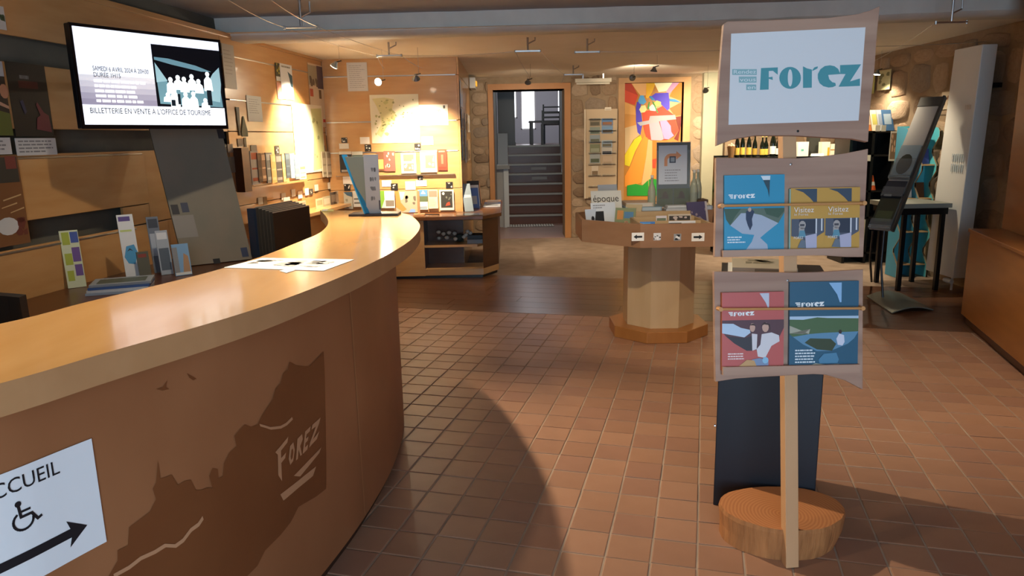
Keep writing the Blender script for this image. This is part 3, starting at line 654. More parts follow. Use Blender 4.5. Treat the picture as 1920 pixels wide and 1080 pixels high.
prints(o, fr, w, h, [('cover_photo', '#5a3f48', [[(0, .63), (1, .63), (1, .52), (.93, .40), (.8, .29), (.6, .23), (.4, .22), (.2, .32), (.06, .42), (0, .48)]]), ('window_light', '#b9cfe6', [[(0, .59), (.18, .585), (.3, .53), (.45, .5), (.46, .46), (.36, .4), (.0, .46)]]), ('dark_coat', '#3a3a42', [[(.06, .42), (.36, .39), (.5, .42), (.5, .22), (.4, .22), (.2, .32)]]),
    ('white_shirt', '#d8d6dc', [[(.64, .44), (.8, .46), (.92, .42), (.93, .34), (.8, .28), (.7, .12), (.58, .14), (.56, .24), (.62, .3)], [(.48, .45), (.57, .44), (.56, .24), (.49, .22)]]), ('faces', '#c9a392', [arc(.49, .53, .045, 0, 360, 10, .06)[:-1], arc(.70, .53, .055, 0, 360, 10, .065)[:-1]]), ('hair', '#3c2b2a', [[(.43, .56), (.5, .585), (.55, .55), (.5, .56)], [(.63, .55), (.68, .60), (.77, .57), (.78, .48), (.75, .56), (.68, .57)]]),
    ('corner_photo', '#c4cadb', [[(.6, .985), (.755, .985), (.755, .8), (.74, .78), (.7, .86)]]), ('picnic', '#7f93b4', [[(.48, .1), (.6, .12), (.75, .1), (.75, .02), (.5, .02)]]), ('bread', '#c79d6c', [[(.26, .01), (.4, .1), (.52, .09), (.56, .01)]]), ('plate', '#8fc0e0', [arc(.70, .09, .05, 0, 360, 10, .045)[:-1]]), ('small_print', '#efd9d8', lines(.09, .1, .36, .2, 3, 8, .5))])
logo(o, fr, w, h, .1*w, .685*h, .42*w); obj('spine', MB().slab(fr, -.0015, -.01, 0, h, -.014, -.001), P('#c2622e'), parent=o)
o, fr, w, h = brochure('brochure', 'dark blue brochure with a lake photo on the lowest board', (1481, 529), (1608, 689), .012, '#2f5f7a')
prints(o, fr, w, h, [('cover_photo', '#4f6b4a', [[(0, .605), (1, .6), (1, .42), (.94, .34), (.85, .28), (.6, .2), (.4, .2), (.2, .28), (.05, .37), (0, .4)]]), ('sky', '#b5cfe6', [[(0, .605), (1, .6), (1, .57), (.8, .575), (.55, .58), (.4, .59), (.2, .565), (0, .57)]]), ('water', '#5f8fb0', [[(.05, .37), (.3, .4), (.5, .41), (1, .42), (.94, .34), (.85, .28), (.6, .2), (.4, .2), (.2, .28)]]), ('bank', '#3c4a38', [[(.22, .30), (.3, .35), (.6, .34), (.68, .28), (.62, .2), (.4, .22)]]),
    ('rocks', '#a9aa9a', [[(0, .5), (.12, .46), (.28, .40), (.3, .46), (.2, .40), (.0, .41)], [(.24, .02), (.38, .06), (.55, .04), (.72, .05), (.72, .01), (.24, .01)]]), ('walker', '#d3d8ea', [[(.68, .34), (.72, .4), (.79, .38), (.8, .3), (.77, .26), (.7, .27)]]), ('walker_head', '#3b3230', [arc(.735, .42, .025, 0, 360, 8)[:-1]]), ('lake_shade', '#4f86a8', [[(.42, .1), (.5, .17), (.68, .18), (.72, .1), (.7, .06), (.44, .06)]]), ('corner_photo', '#8fbbe4', [[(.56, .985), (.745, .985), (.745, .76), (.72, .76), (.68, .85)]]), ('small_print', '#d9e6ee', lines(.08, .06, .38, .23, 5, 9, .5))])
logo(o, fr, w, h, .08*w, .71*h, .42*w)
# ---- black pedestal behind with magazines
pA = Z(1337, 947); pr_ = Vector((pA.x, pA.y, 0)).normalized(); pd = Vector((pr_.y, -pr_.x, 0)); PF = frame(pA, pd); PW = (PL(1526, 960, pA, PF.n)-pA).dot(pd); PH = .925
ped = thing('pedestal', 'black laminate pedestal behind the wooden display stand', 'pedestal', PF(PW/2, 0, -.17))
obj('body', MB().slab(PF, 0, 0, PW, PH-.02, -.34, 0), black_panel, parent=ped, bevel=.003); obj('top', MB().slab(PF, -.004, PH-.02, PW+.004, PH, -.344, .004), black_panel, parent=ped)
obj('hinge_pin', MB().lathe(PF(-.002, .33, -.02), [(.006, 0), (.006, .006)], 10, -PF.u), metal, parent=ped)
z = PH
for i, (c, c2, lb) in enumerate((('#cfd2d2', '#6a7a4a', 'bottom landscape magazine on the black pedestal'), ('#b9b3a2', '#8a8572', 'top worn magazine on the black pedestal'))):
    fr = frame(PF(.02+.01*i, z, -.28+.02*i), PF.u, -PF.n); w, h = .24, .24
    fr2 = frame(PF(.02+.015*i, z+.018, -.03+.0*i), PF.u, -PF.n)
    m_ = MB().slab(fr2, 0, 0, .25-.02*i, .22, -.018, 0); o = tag(obj('magazine', m_, P(c)), lb, 'magazine', 'magazines on the black pedestal')
    q = MB(); 
    for p in blobs(60+i, 5, .05, .1, .2, .19, .05): q.flat(fr2, p, .0006)
    obj('cover_print', q, P(c2), parent=o)
    sf = frame(fr2(0, 0, -.018), PF.u); q = MB().flat(sf, R4(.08, .003, .2, .015), .0006); obj('spine_picture', q, P(c2), parent=o); z += .018
# ================================================================== OCTAGONAL BOOK TABLE
TCX, TCY = 1.095, 5.28
def octa(rad, rot=0): return [(TCX+rad/math.cos(math.pi/8)*math.cos(math.pi/8+k*math.pi/4), TCY+rad/math.cos(math.pi/8)*math.sin(math.pi/8+k*math.pi/4)) for k in range(8)]
table = thing('book_table', 'octagonal wooden book table with tray top on a faceted column', 'table', (TCX, TCY, 0))
obj('plinth', MB().prism(GF, octa(.345), 0, .085), wood_mid, parent=table, bevel=.004)
co = octa(.245)
obj('column', MB().prism(GF, co, .085, .735), wood_column, parent=table)
TZ0, TZ1 = .73, .885
tro, tri = octa(.597), octa(.577)
obj('tray_floor', MB().prism(GF, octa(.59), TZ0, TZ0+.03), wood_table, parent=table)
for k in range(8):
    a, b, c, d = tro[k], tro[(k+1) % 8], tri[(k+1) % 8], tri[k]
    obj('tray_side', MB().hexa([(*a, TZ0), (*b, TZ0), (*c, TZ0), (*d, TZ0), (*a, TZ1), (*b, TZ1), (*c, TZ1), (*d, TZ1)]), wood_table, parent=table)
# divider box in the middle of the tray
cx0, cx1 = TCX-.235, TCX+.215
for a, b in (((cx0, 4.72, .76), (cx0+.015, 5.3, TZ1-.005)), ((cx1, 4.72, .76), (cx1+.015, 5.3, TZ1-.005)), ((cx0, 5.3, .76), (cx1+.015, 5.315, TZ1+.02)), ((cx0+.015, 4.95, .76), (cx1, 4.962, TZ1-.01)), ((cx0+.015, 5.13, .76), (cx1, 5.142, TZ1))):
    obj('divider', MB().box(a, b), wood_column, parent=table)
FTF = frame((0, TCY-.597, 0), (1, 0, 0))
def ftp(x, y): p = Y(x, y, TCY-.598); return (p.x, p.z)
def ftcard(label, a, b, mat, items, group=None, cat='sign'):
    u0, z1 = ftp(*a); u1, z0 = ftp(*b); fr = frame((u0, TCY-.598, z0), (1, 0, 0))
    return sheet('sign_card', label, cat, fr, u1-u0, z1-z0, .001, mat, items, group)
arl = [(.15, .5), (.42, .78), (.42, .62), (.85, .62), (.85, .38), (.42, .38), (.42, .22)]
ftcard('white card with a left arrow on the book table front', (1184.5, 436.5), (1207.5, 451.5), paper, [('arrow', P('#1a1f24'), [arl])])
ftcard('white card with a right arrow on the book table front', (1297, 437), (1320.5, 452), paper, [('arrow', P('#1a1f24'), [[(1-x, y) for x, y in arl][::-1]])])
ftcard('black and white pictogram card with a figure on the book table front', (1225.5, 437), (1239, 450.5), P('#d9dde2'), [('black_marks', P('#16181c'), blobs(3, 9, .02, .02, .98, .98, .14)), ('figure', P('#e8ecf2'), [R4(.4, .1, .62, .7), R4(.2, .55, .8, .68)])])
ftcard('grey pictogram card with a white bird shape on the book table front', (1263.5, 438.5), (1277, 451), P('#9a9ea2'), [('black_mark', P('#1a1c20'), [[(.3, .9), (.9, .85), (.7, .5)], [(.08, .1), (.7, .1), (.3, .4)]]), ('white_shape', P('#eef2f6'), [[(.15, .5), (.4, .7), (.85, .45), (.8, .2), (.5, .35)]])])
def standing(name, label, cat, x, y_, z, w, h, tilt, yaw, t, mat, items=(), group=None):
    """card or book standing with its lower edge centre at (x,y,z), leaning back by tilt"""
    u = Vector((math.cos(yaw), math.sin(yaw), 0)); n = Vector((u.y, -u.x, 0)); v = Vector((0, 0, 1))*math.cos(tilt)-n*math.sin(tilt)
    fr = frame(Vector((x, y_, z))-u*w/2, u, v); return sheet(name, label, cat, fr, w, h, t, mat, items, group)
TZF = .762
def tp(px, Yd): return Y(px, 420, Yd).x
# left compartment
e = standing('magazine', 'white magazine titled époque standing in the left tray of the book table', 'magazine', tp(1143, 5.35), 5.42, TZF, .235, .30, .3, .1, .006, P('#d9d9d2'), [('cover_grey', P('#b9beb8'), [R4(.02, .02, .98, .55)])], 'books in the left tray')
fr = frame(e.matrix_basis.translation, (1, 0, 0))
u = Vector((math.cos(.1), math.sin(.1), 0)); n_ = Vector((u.y, -u.x, 0)); vv = Vector((0, 0, 1))*math.cos(.3)-n_*math.sin(.3)
efr = frame(Vector((tp(1143, 5.35), 5.42, TZF))-u*.1175, u, vv)
q = MB(); add_text(q, efr, 'époque', .012, .215, .075, .0016, width=.2); obj('title', q, P('#3a342e'), parent=e)
standing('leaflet', 'pale jagged-edged leaflet behind the époque magazine', 'leaflet', tp(1146, 5.6), 5.62, TZF, .16, .33, .25, .25, .003, P('#b9c2cc'), [('print', P('#9aa8b4'), blobs(9, 4, .1, .4, .9, .95, .2))], 'books in the left tray')
standing('booklet', 'white booklet with black square in the left tray, before époque', 'booklet', tp(1136, 5.2), 5.22, TZF, .19, .225, .25, .25, .005, P('#d3dbe4'), [('black_square', P('#1c1e26'), [R4(.1, .1, .5, .72)]), ('heading', P('#8a8f98'), lines(.08, .8, .6, .95, 2, 1))], 'books in the left tray')
standing('booklet', 'pale blue rounded booklet at the left edge of the left tray', 'booklet', tp(1115, 5.2), 5.2, TZF, .12, .18, .2, .5, .004, P('#c9d6e6'), [('dark_mark', P('#2a2d36'), [arc(.5, .6, .12, 0, 360, 8)[:-1]])], 'books in the left tray')
standing('booklet', 'green and orange booklet with faces in the left tray', 'booklet', tp(1170, 5.15), 5.16, TZF, .15, .19, .3, -.4, .006, P('#7f8a66'), [('orange_patch', P('#c98a4a'), [R4(.1, .55, .4, .9)]), ('faces', P('#c9a184'), blobs(21, 6, .1, .05, .9, .5, .15)), ('blue_patch', P('#4f7fa8'), [R4(.45, .6, .9, .85)])], 'books in the left tray')
standing('booklet', 'cream booklet corner at the right of the left tray', 'booklet', tp(1183, 5.3), 5.32, TZF, .13, .20, .3, -.6, .006, P('#c6b592'), [('dark_print', P('#5a4a34'), blobs(33, 6, .1, .05, .9, .6, .16))], 'books in the left tray')
# middle compartment
standing('postcard', 'blue postcard in the front row of the book table tray', 'postcard', tp(1216, 4.76), 4.78, TZF, .10, .128, .15, 0, .003, P('#3f7fd0'), [('pale_band', P('#5f9fe0'), [R4(.05, .7, .7, .95)])], 'cards in the middle tray')
standing('postcard', 'white postcard with black corner in the front row of the tray', 'postcard', tp(1282, 4.76), 4.79, TZF, .18, .128, .15, 0, .003, P('#dfe3ea'), [('black_corner', P('#15171f'), [R4(.0, .55, .48, .9)])], 'cards in the middle tray')
standing('postcard', 'white-bordered landscape postcard in the second tray row', 'postcard', tp(1242, 5.0), 5.02, TZF, .075, .14, .15, 0, .003, P('#d6d0d8'), [('photo', P('#6f7f6a'), [R4(.08, .5, .92, .88)])], 'cards in the middle tray')
standing('postcard', 'black and white photo postcard in the second tray row', 'postcard', tp(1277, 5.0), 5.03, TZF, .16, .148, .15, 0, .003, P('#cbbfae'), [('photo', P('#3d3836'), [R4(.04, .35, .96, .92)]), ('pale_figures', P('#c9b9b4'), blobs(71, 7, .06, .4, .94, .9, .13))], 'cards in the middle tray')
standing('book', 'book with a purple patterned cover in the right tray', 'book', tp(1316, 5.25), 5.3, TZF, .17, .21, .25, .35, .012, P('#5a567a'), [('pebbles', P('#a79aa8'), blobs(90, 12, .08, .05, .95, .8, .12)), ('pale_edge', P('#c9c6cc'), [R4(.9, 0, 1, 1)])], 'books in the right tray')
# books and sign holder at the back, on a raised ledge
ledge = obj('rear_ledge', MB().box((TCX-.235, 5.385, .762), (TCX+.42, 5.74, .90)), wood_table, parent=table)
def lying(name, label, x0, y0, x1, y1, z, h, mat, group, edge=None):
    o = tag(obj(name, MB().box((x0, y0, z), (x1, y1, z+h)), mat), label, 'book', group)
    if edge: obj('page_edge', MB().box((x0+.003, y0-.0006, z+.003), (x1-.01, y0, z+h-.004)), edge, parent=o)
    return o
xa, xb = tp(1172, 5.4), tp(1240, 5.4)
lying('book', 'pale blue hardback lying at the back left of the book table', xa, 5.39, xb, 5.64, .90, .03, P('#8aa4b4'), 'books at the back of the table', P('#b9c9d2'))
lying('book', 'cream paperback lying on the pale blue hardback', xa+.01, 5.42, xb-.06, 5.66, .93, .03, P('#c3b29e'), 'books at the back of the table', P('#d2cabd'))
lying('book', 'grey-blue book lying at the back right of the book table', tp(1292, 5.4), 5.40, tp(1335, 5.4), 5.66, .90, .03, P('#8794a6'), 'books at the back of the table', P('#b9c0cc'))
lying('book', 'cream book on top of the grey-blue book', tp(1294, 5.4), 5.43, tp(1330, 5.4), 5.66, .93, .02, P('#cdbb98'), 'books at the back of the table', P('#ddd2b8'))
lying('book', 'small dark book on top of the cream book', tp(1308, 5.45), 5.46, tp(1327, 5.45), 5.6, .95, .02, P('#4a3626'), 'books at the back of the table')
for i in range(3):
    lying('leaflet_pile', ('lowest white', 'middle pale', 'topmost white')[i]+' leaflet below the arrow sign holder', tp(1248+i*2, 5.37), 5.365+.01*i, tp(1288, 5.37), 5.375+.10, .90+.012*i, .012, P(('#c9ccd0', '#aeb3b8', '#d6d9dc')[i]), 'leaflets under the sign holder')
sx, sy = tp(1263, 5.5), 5.52
u = Vector((1, 0, 0)); sf = frame((tp(1232, 5.5), 5.53, .905), (1, 0, 0), (0, .08, 1))
def sfp(x, y): p = PL(x, y, sf.o, sf.n)-sf.o; return p.dot(sf.u), p.dot(sf.v)
u1, v1 = sfp(1295, 266); u0, v0 = sfp(1232, 376)
holder = thing('sign_holder', 'clear acrylic sign holder with landscape sheet on the book table', 'sign holder', sf(u1/2, 0, -.02))
obj('backing_sheet', MB().slab(sf, 0, .01, u1, v1, -.006, -.004), P('#7d8f9a'), parent=holder)
q = MB(); 
for x in (.02, .51):
    q.flat(sf, [(u1*(x+a*.47), v1*(.03+b*.27)) for a, b in R4(0, 0, 1, 1)], -.0036)
obj('valley_photo', q, P('#6d7a52'), parent=holder)
q = MB()
for x in (.02, .51): q.flat(sf, [(u1*(x+a*.47), v1*(.03+b*.27)) for a, b in [(.02, .45), (.3, .5), (.4, .8), (.55, .85), (.7, .6), (.72, .42)]], -.003)
obj('rocky_hill', q, P('#5c4232'), parent=holder)
obj('front_plate', MB().slab(sf, -.003, 0, u1+.003, v1+.006, -.002, .0), acrylic, parent=holder); obj('foot', MB().slab(sf, 0, 0, u1, .006, -.08, .05), acrylic, parent=holder)
obj('top_photo', MB().slab(sf, .0, v1*.88, u1, v1-.002, -.0035, -.003), P('#5a6670'), parent=holder)
a0, b0_ = sfp(1234.5, 346); a1, b1_ = sfp(1288.5, 272)
fr = frame(sf(a0, b0_, .0025), sf.u, sf.v); w, h = a1-a0, b1_-b0_
arrow = arc(.42, .62, .22, 180, 90, 8, .17)+[(.62, .79), (.62, .85), (.80, .74), (.62, .63), (.62, .69)]+arc(.42, .62, .11, 90, 180, 8, .07)+[(.31, .47), (.20, .47)]
o = sheet('direction_sign', 'white paper sign with orange bent arrow on the book table', 'sign', fr, w, h, .001, P('#ccd6e6'), [('bent_arrow', P('#d59b78'), [arrow[::-1]]), ('text_lines', P('#8d93a4'), lines(.22, .06, .82, .40, 5, 4, .3)), ('dark_square', P('#3d4c62'), [R4(.38, .55, .6, .72)]), ('square_face', P('#8fa0b4'), [R4(.42, .58, .56, .69)])])
def bottle(name, label, x, y_, z, h, r, mat, capm, labm=None, group=None, neck=.36, lab=(.12, .42)):
    t = thing(name, label, 'bottle', (x, y_, z), group)
    gl_ = obj('glass', MB().lathe((x, y_, z), [(r*.85, 0), (r, .01), (r, h*(1-neck-.12)), (r*.8, h*(1-neck)), (r*.36, h*(1-neck*.62)), (r*.32, h*.97)], 14), mat, parent=t, smooth=40)
    obj('cap', MB().lathe((x, y_, z), [(r*.38, h*.93), (r*.38, h)], 12), capm, parent=gl_, smooth=40)
    if labm: obj('bottle_label', MB().lathe((x, y_, z), [(r*1.015, h*lab[0]), (r*1.02, h*lab[1])], 14), labm, parent=gl_, smooth=40)
    return t
clear = M('pale_bottle_glass', '#bcc3b0', .1, trans=.35, ior=1.3)
for px, yy, lb, s_ in ((1221, 5.45, 'slim clear glass bottle left of the arrow sign holder', .26), (1299, 5.52, 'first clear glass bottle right of the arrow sign holder', .29), (1306, 5.60, 'second clear glass bottle right of the arrow sign holder', .29)):
    bottle('glass_bottle', lb, tp(px, yy), yy, .901, s_, .03, clear, P('#e8e4d8'), P('#8f978c') if px > 1290 else None, 'clear bottles on the book table')
# ================================================================== ALCOVE CABINET
cab = thing('alcove_cabinet', 'low brown cabinet with open shelves below the map wall', 'cabinet', (-.9, 7.75, 0))
ctop = [(-1.42, 7.54), (-.29, 7.54), (-.10, 7.86), (-.10, 9.4), (-.525, 9.4), (-.525, 7.985), (-1.42, 7.985)]
obj('top', MB().prism(GF, ctop, .625, .665), M('cabinet_top', '#7a4a26', .25, noise='#68401f', scale=4, stretch=(.5, 4, 1)), parent=cab, bevel=.004)
obj('front_panel', MB().box((-1.40, 7.57, .03), (-.92, 7.6, .625)), wood_honey, parent=cab)
obj('side_panel', MB().box((-1.41, 7.57, .0), (-1.40, 7.985, .625)), wood_honey, parent=cab)
obj('back_panel', MB().box((-1.40, 7.95, .02), (-.53, 7.98, .625)), wood_dark, parent=cab)
obj('divider', MB().box((-.945, 7.6, .02), (-.92, 7.95, .625)), wood_dark, parent=cab)
obj('end_panel', MB().hexa([(-.30, 7.58, .10), (-.14, 7.86, .10), (-.14, 9.3, .10), (-.17, 9.3, .10), (-.30, 7.58, .625), (-.14, 7.86, .625), (-.14, 9.3, .625), (-.17, 9.3, .625)]), wood_dark, parent=cab)
obj('shelf', MB().prism(GF, [(-.92, 7.6), (-.36, 7.6), (-.24, 7.8), (-.2, 7.94), (-.92, 7.94)], .33, .355), wood_honey, parent=cab)
obj('bottom_shelf', MB().prism(GF, [(-.92, 7.56), (-.30, 7.56), (-.14, 7.86), (-.14, 7.94), (-.92, 7.94)], .035, .10), wood_honey, parent=cab)
obj('plinth', MB().prism(GF, [(-1.38, 7.6), (-.31, 7.6), (-.16, 7.88), (-.16, 7.95), (-1.38, 7.95)], 0, .035), black, parent=cab)
# cotton bouquet, grey tray and dark case on the shelf
bq = thing('cotton_bouquet', 'bouquet of white cotton bolls on the alcove cabinet shelf', 'bouquet', (-.62, 7.78, .356))
r = random.Random(2)
for i in range(11):
    c = Vector((-.80+.34*(i/10)+r.uniform(-.02, .02), 7.72+r.uniform(-.04, .06), .41+r.uniform(-.01, .09))) if i < 7 else Vector((-.47+r.uniform(-.04, .04), 7.74+r.uniform(-.04, .04), .42+.02*(i-7)))
    mb = MB()
    mb.lathe(c, [(.004, -.02), (.018, -.014), (.026, 0), (.02, .014), (.005, .02)], 8); obj('cotton_boll', mb, P('#b9b7b0', .9), parent=bq, smooth=True)
    obj('stem', MB().tube([c, c.lerp(Vector((-.57, 7.8, .40)), .6), Vector((-.56+.004*i, 7.81, .362))], .0025, 5), P('#3d4a38', .8), parent=bq)
obj('wrapping', MB().lathe((-.57, 7.8, .40), [(.018, -.04), (.045, .0), (.03, .05)], 9, (.6, -.1, .3)), P('#2d3430', .8), parent=bq)
tag(obj('grey_tray', MB().box((-.47, 7.66, .356), (-.30, 7.9, .40)), P('#70757c')), 'shallow grey box beside the cotton bouquet', 'box')
tag(obj('black_case', MB().box((-.47, 7.70, .401), (-.29, 7.9, .44)), P('#1d2228')), 'flat black case lying on the shallow grey box', 'case')
# ================================================================== RIGHT SIDE: panelled unit, radiator, tables
uA, uB = Vector((3.432, 5.343, 0)), Vector((3.006, 4.033, 0)); ud = (uB-uA).normalized(); un = Vector((-ud.y, ud.x, 0))
if un.x < 0: un = -un
UL = 7.0
unit = thing('panelled_unit', 'tall honey wood panelled unit with projecting base at the right edge', 'wall unit', uA+ud*1+un*.3)
def uhex(a0, a1, n0, n1, z0, z1): return [uA+ud*a0+un*n0+Vector((0, 0, z0)), uA+ud*a1+un*n0+Vector((0, 0, z0)), uA+ud*a1+un*n1+Vector((0, 0, z0)), uA+ud*a0+un*n1+Vector((0, 0, z0)), uA+ud*a0+un*n0+Vector((0, 0, z1)), uA+ud*a1+un*n0+Vector((0, 0, z1)), uA+ud*a1+un*n1+Vector((0, 0, z1)), uA+ud*a0+un*n1+Vector((0, 0, z1))]
obj('base', MB().hexa(uhex(0, UL, 0, .5, .07, .70)), wood_cabinet, parent=unit, bevel=.004); obj('ledge', MB().hexa(uhex(-.01, UL, -.01, .5, .70, .725)), wood_mid, parent=unit, bevel=.003)
obj('plinth', MB().hexa(uhex(.02, UL, .03, .5, 0, .07)), wood_dark, parent=unit)
obj('upper_panel', MB().hexa(uhex(-.06, UL, .22, .5, .725, 2.42)), wood_cabinet, parent=unit, bevel=.003)
rad_t = thing('radiator', 'tall flat white panel radiator on the stone wall', 'radiator', (4.08, 6.55, .13))
rpan = obj('panel', MB().hexa([(4.0, 6.40, .13), (4.13, 6.40, .13), (4.13, 6.84, .13), (4.0, 6.84, .13), (4.0, 6.33, 2.15), (4.13, 6.33, 2.15), (4.13, 6.72, 2.15), (4.0, 6.72, 2.15)]), white_paint, parent=rad_t, bevel=.006)
for k in range(5): obj('vent_slot', MB().box((3.9905, 6.385+k*.018, 1.62), (3.9915, 6.392+k*.018, 1.66)), metal, parent=rpan)
for k in range(12): obj('grille_slot', MB().box((3.9905, 6.42+(k % 6)*.03, 1.08+.09*(k//6)), (3.9915, 6.432+(k % 6)*.03, 1.15+.09*(k//6))), P('#9fb0bb'), parent=rpan)
obj('valve', MB().lathe((4.02, 6.5, .09), [(.02, -.06), (.025, 0), (.02, .05)], 12, (0, 1, 0)), white_paint, parent=rad_t, smooth=40)
obj('pipe', MB().tube([(4.06, 6.5, .0), (4.06, 6.5, .13)], .011), white_paint, parent=rad_t)
obj('hanger', MB().box((4.13, 6.4, 1.8), (4.26, 6.7, 1.84)).box((4.13, 6.4, .5), (4.26, 6.7, .54)), metal_dark, parent=rad_t)
# dark side table
lg = Z(1683, 545)
st = thing('side_table', 'black metal side table with grey top beside the blue cardboard display', 'table', (3.75, 6.6, 0))
zt = Y(1683, 382, lg.y).z
obj('table_top', MB().box((lg.x-.1, lg.y-.05, zt-.04), (3.97, lg.y+.45, zt)), M('grey_top', '#8b8f88', .5), parent=st)
obj('apron', MB().box((lg.x-.08, lg.y-.03, zt-.10), (3.95, lg.y+.42, zt-.04)), black, parent=st)
for x, y_ in ((lg.x, lg.y), (3.92, lg.y), (3.92, lg.y+.4), (lg.x, lg.y+.4)): obj('leg', MB().box((x-.018, y_-.018, 0), (x+.018, y_+.018, zt-.1)), black, parent=st)
# leaning leaflet stand
ls = thing('leaflet_stand', 'grey leaning leaflet stand on a curved metal foot', 'leaflet stand', (3.1, 5.9, 0))
c4 = [Z(1625, 557), Z(1672, 589), Z(1750, 583), Z(1690, 552)]
mb = MB(); nseg = 10; top = []
for i in range(nseg+1):
    t = i/nseg; zz = .012+.035*math.sin(math.pi*t)
    top.append((c4[1].lerp(c4[2], t)+Vector((0, 0, zz)), c4[0].lerp(c4[3], t)+Vector((0, 0, zz))))
vs = [p for a in top for p in a]+[p-Vector((0, 0, .008)) for a in top for p in a]; k = len(top)*2
fs = [(2*i, 2*i+2, 2*i+3, 2*i+1) for i in range(nseg)]+[(k+2*i+1, k+2*i+3, k+2*i+2, k+2*i) for i in range(nseg)]+[(2*i, k+2*i, k+2*i+2, 2*i+2) for i in range(nseg)]+[(2*i+3, k+2*i+3, k+2*i+1, 2*i+1) for i in range(nseg)]+[(0, 1, k+1, k), (k-2, 2*k-2, 2*k-1, k-1)]
obj('foot', MB().add(vs, fs), M('brushed_foot', '#8d938c', .35, .5), parent=ls, smooth=40)
yb = 6.15
def lsy(x, y, dy=0): return Y(x, y, yb+dy)
# the leaning spine: from the foot up to the top
b_, t_ = lsy(1648, 430), lsy(1732, 183, .5)
lu = Vector((.6, -.8, 0)).normalized(); lv = (t_-b_).normalized(); LSF = frame(b_, lu, lv)
H_ = (t_-b_).length
obj('back_plate', MB().slab(LSF, -.09, 0, .10, H_, -.02, -.008), M('stand_grey', '#9a9a96', .5), parent=ls, bevel=.003)
obj('side_rail', MB().slab(LSF, .10, 0, .12, H_, -.03, .015), M('stand_dark', '#4a4c4c', .4, .4), parent=ls)
obj('header', MB().slab(LSF, -.09, H_*.93, .10, H_, -.008, .002), P('#4a4a48'), parent=ls)
for v0, c1, c2 in ((.0, '#3b4238', '#55604a'), (.235, '#2b3542', '#3f4f60'), (.37, '#30382c', '#7485a0')):
    hh = .16 if v0 < .3 else .34
    pk = obj('pocket', MB().slab(LSF, -.085, v0*H_, .095, (v0+.02)*H_, -.008, .03).slab(LSF, -.085, v0*H_, .095, (v0+hh*.42)*H_, .028, .031), acrylic, parent=ls)
leaf_specs = ((.02, .22, '#333b30', '#4d5a40', 'dark green leaflet in the lowest pocket of the leaning stand'), (.21, .13, '#27313e', '#b9c2cc', 'dark blue leaflet in the middle pocket of the leaning stand'), (.37, .24, '#8fa3ac', '#252c22', 'leaflet with dark round tree photo in the upper pocket of the leaning stand'))
for v0, hh, c1, c2, lb in leaf_specs:
    fr = frame(LSF(-.08, v0*H_+.012, .02), LSF.u, LSF.v)
    sheet('leaflet', lb, 'leaflet', fr, .17, hh*H_, .004, P(c1), [('photo', P(c2), [arc(.5, .4, .36, 0, 360, 14, .32)[:-1] if v0 > .3 else (R4(.1, .1, .9, .45) if v0 < .1 else R4(.12, .12, .5, .22))])])
obj('blank_front', MB().slab(LSF, -.085, .62*H_, .095, .925*H_, -.008, .001), M('stand_face', '#b5b5b2', .5), parent=ls)
for (x0, y0), (x1, y1) in (((1637, 432), (1634, 530)), ((1658, 432), (1655, 560))):
    a, b = lsy(x0, y0), None; b = Z(x1, y1, .03); obj('support_rod', MB().tube([a, a.lerp(b, .5)+Vector((-.02, 0, 0)), b+Vector((0, 0, .012))], .010), metal_dark, parent=ls)
# ================================================================== STAIRS AND UPPER ROOM
SX0, SX1 = -.02, .96
stairs = thing('staircase', 'dark wooden stairs with pale nosings rising through the doorway', 'stairs', (.47, 12.4, 0))
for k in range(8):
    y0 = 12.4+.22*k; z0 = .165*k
    obj('riser', MB().box((SX0, y0, z0), (SX1, y0+.02, z0+.145)), wood_dark if k > 3 else M('riser_lit_brown', '#6a3c1e', .4), parent=stairs)  # lower risers browner: warm lamp light put into their colour
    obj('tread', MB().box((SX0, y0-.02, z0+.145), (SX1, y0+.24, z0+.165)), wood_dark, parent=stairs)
    obj('nosing', MB().box((SX0, y0-.035, z0+.135), (SX1, y0-.02, z0+.168)), P('#a9a8a2'), parent=stairs)
for k in (4, 5): obj('riser_plate', MB().box((.40, 12.4+.22*k-.006, .165*k+.05), (.68, 12.4+.22*k, .165*k+.10)), P('#8a8784'), parent=stairs)
obj('side_wall', MB().prism(frame((-.212, 12.40, 0), (0, 1, 0)), [(0, 0), (1.79, 0), (1.79, 1.55), (1.5, 1.55), (0, .42)], .0, .185), M('stair_wall', '#b3b1ae', .85), parent=stairs)
struct('wall_under_floor', MB().box((-2.6, 14.2, -.1), (3.6, 14.4, 1.2)), mortar, 'wall below the upper room floor')
struct('landing', MB().box((-.7, BY+.0, -.1), (1.2, 12.42, .002)), M('pink_landing', '#a5847c', .35), 'pinkish landing floor at the foot of the stairs')
struct('floor_upper', MB().box((-2.5, 14.16, 1.2), (3.5, 19.0, 1.32)), wood_dark, 'dark floor of the upper room')
lilac = M('lilac_wall', '#a9a4ab', .85)
struct('wall_stair_left', MB().box((-.45, BY+.45, -.1), (-.22, 14.2, 3.8)), M('stair_wall', '#b3b1ae', .85), 'grey wall left of the stairs')
struct('wall_stair_right', MB().box((.97, BY+.45, -.1), (1.2, 14.2, 3.8)), M('stair_wall'), 'grey wall right of the stairs')
struct('wall_upper_left', MB().box((-2.7, 14.2, 1.2), (-2.5, 19.2, 4.0)).box((-2.6, 14.05, 0), (-.22, 14.2, 4.0)), lilac, 'wall of the upper room')
struct('wall_upper_right', MB().box((3.5, 14.2, 1.2), (3.7, 19.2, 4.0)).box((.97, 14.05, 0), (3.6, 14.2, 4.0)), lilac, 'wall of the upper room')
struct('ceiling_upper', MB().box((-2.7, BY+.4, 3.8), (3.7, 19.2, 3.95)), plaster, 'ceiling over the stairs and upper room')
UY = 18.6
wins = []
